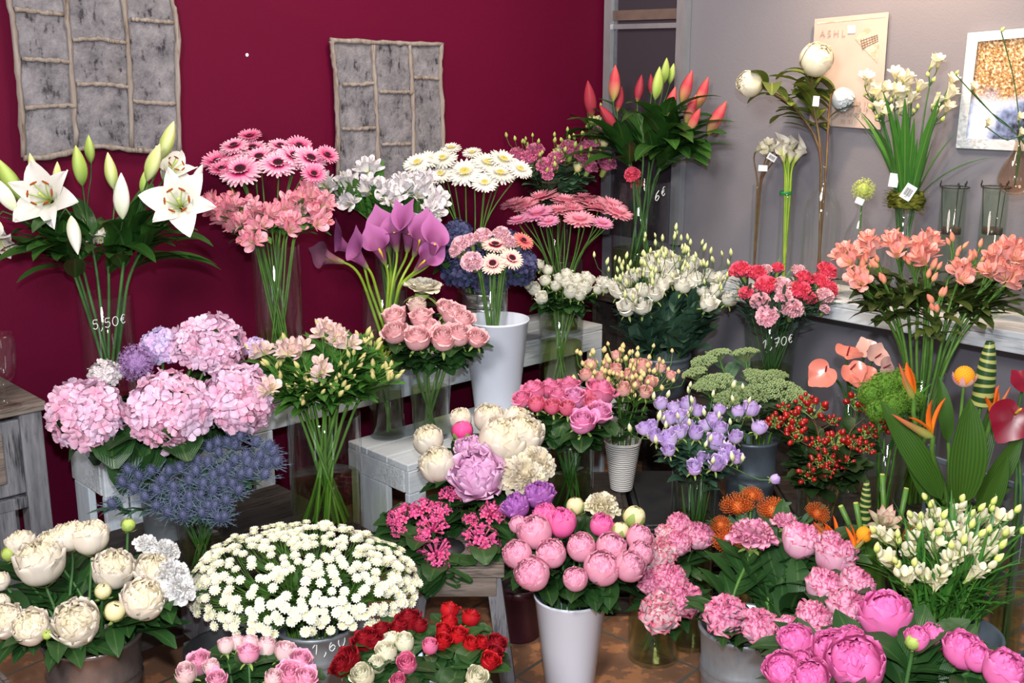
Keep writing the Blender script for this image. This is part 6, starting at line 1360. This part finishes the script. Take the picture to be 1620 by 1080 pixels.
for px, lab in ((1503, 'left glass candle holder with wire rim on the shelf'), (1568, 'right glass candle holder with wire rim on the shelf')):
    p = on_wall('g', px, 380, .14); root = thing('candle_holder', lab, 'candle holder', (p.x, p.y, SHZ), 0, 'glass candle holders on the shelf'); h = zrow(294, p.y) - SHZ; zc = zrow(360, p.y) - SHZ
    mb = MB(); lathe(mb, [(.001, 0), (.043, .001), (.044, .01), (.040, h), (.0375, h), (.041, .012), (.001, .012)], 36); obj('glass_body', mb.mesh('glass_body', M['glass_d']), root)
    mb = MB(); tube(mb, [(.044 * math.cos(a), .044 * math.sin(a), h - .004) for a in np.linspace(0, 2 * PI, 25)], .0022, 6)
    for k in range(3):
        a = k * 2.1 + .4; tube(mb, [(.046 * math.cos(a + q), .046 * math.sin(a + q), h + .006 + .008 * math.sin(w)) for q, w in zip(np.linspace(-.1, .1, 9), np.linspace(0, 6.3, 9))], .002, 5); tube(mb, [(.041 * math.cos(a), .041 * math.sin(a), h), (.03 * math.cos(a), .03 * math.sin(a), zc)], .0016, 5)
    obj('wire_rim', mb.mesh('wire_rim', M['dark']), root); mb = MB(); lathe(mb, [(.001, zc - .02), (.031, zc - .02), (.032, zc), (.029, zc), (.001, zc - .008)], 24); obj('candle_cup', mb.mesh('candle_cup', plain('rusty_cup', '3a2a24', .7, .3)), root)
# glass drop at the right edge with a blossoming twig
p = at(1607, 280, 3.42); drop = thing('hanging_glass_drop', 'amber teardrop glass vase hanging at the right edge', 'vase', p); mb = MB(); M['amber'] = glass_mat('amber_glass', (.93, .86, .80), .45)
pr = catmull([(.002, -.055, 0), (.035, -.045, 0), (.052, -.008, 0), (.040, .035, 0), (.018, .075, 0), (.012, .10, 0), (.015, .108, 0)], 26)[:, :2]; lathe(mb, [tuple(x) for x in pr] + [(max(a - .003, .001), max(b, -.05)) for a, b in pr[::-1]], 36); obj('glass_body', mb.mesh('glass_body', M['amber']), drop)
mb = MB(); tube(mb, [(.014, 0, .105), (.012, 0, .5), (.008, 0, 1.4)], .0012, 5); obj('cord', mb.mesh('cord', M['dark']), drop)
tw = thing('blossom_twig', 'thin twig with pale yellow blossoms in the hanging glass drop', 'artificial flower', p); mb = MB(); ends = [(1584, 50), (1512, 118), (1536, 142), (1610, 190), (1560, 200), (1612, 215)]
for x, y in ends: tube(mb, catmull([(0, 0, -.03), (0, 0, .11), tuple((at(x, y, 3.40) - p) * .6 + Vector((.02, 0, .02))), tuple(at(x, y, 3.40) - p)], 9), .0018, 5)
obj('twig', mb.mesh('twig', M['stem_d']), tw)
for (x, y), k in zip(ends, range(6)): obj('blossom' if k in (2, 3, 4, 5) else 'leaf_bud', freesia_fl(1, M['frees']) if k in (2, 3, 4, 5) else spindle(1, M['freeb'], .3), tw, at(x, y, 3.40) - p, zto(Vector((.1, -.6, .5)), k), .02)
# glass stand on the side table
p = at(2, 585, 2.90); gs = thing('glass_goblet', 'clear footed glass at the left edge on the grey console', 'glass', (p.x, p.y, .7465)); mb = MB()
pr = catmull([(.001, 0, 0), (.042, .002, 0), (.012, .016, 0), (.010, .06, 0), (.035, .09, 0), (.044, .15, 0), (.040, .20, 0)], 30)[:, :2]; pr[:, 1] = np.maximum(pr[:, 1], 0); lathe(mb, [(max(a, .001), b) for a, b in pr] + [(max(a - .003, .001), b) for a, b in pr[::-1] if b > .085], 36); obj('glass_body', mb.mesh('glass_body', M['glass']), gs)
# lattice crate at the right edge
r = thing('lattice_crate', 'dark metal lattice basket on the floor at the right edge', 'basket', (1.42, 3.02, 0), .6); L = []
for k in range(7): L += [('slat', (0, -.14, .05 + .085 * k), (.40, .008, .018), 'zinc_d'), ('slat', (-.2, 0, .05 + .085 * k), (.008, .27, .018), 'zinc_d')]
L += [('post', (sx * .2, sy * .14, .30), (.018, .018, .60), 'zinc_d') for sx in (-1, 1) for sy in (-1, 1)] + [('bar', (x, -.146, .3), (.012, .006, .58), 'zinc_d') for x in (-.1, 0, .1)]
boards(r, L)
if __name__ == '__main__': print('objects', len(bpy.data.objects), 'verts', sum(len(m.vertices) for m in bpy.data.meshes))
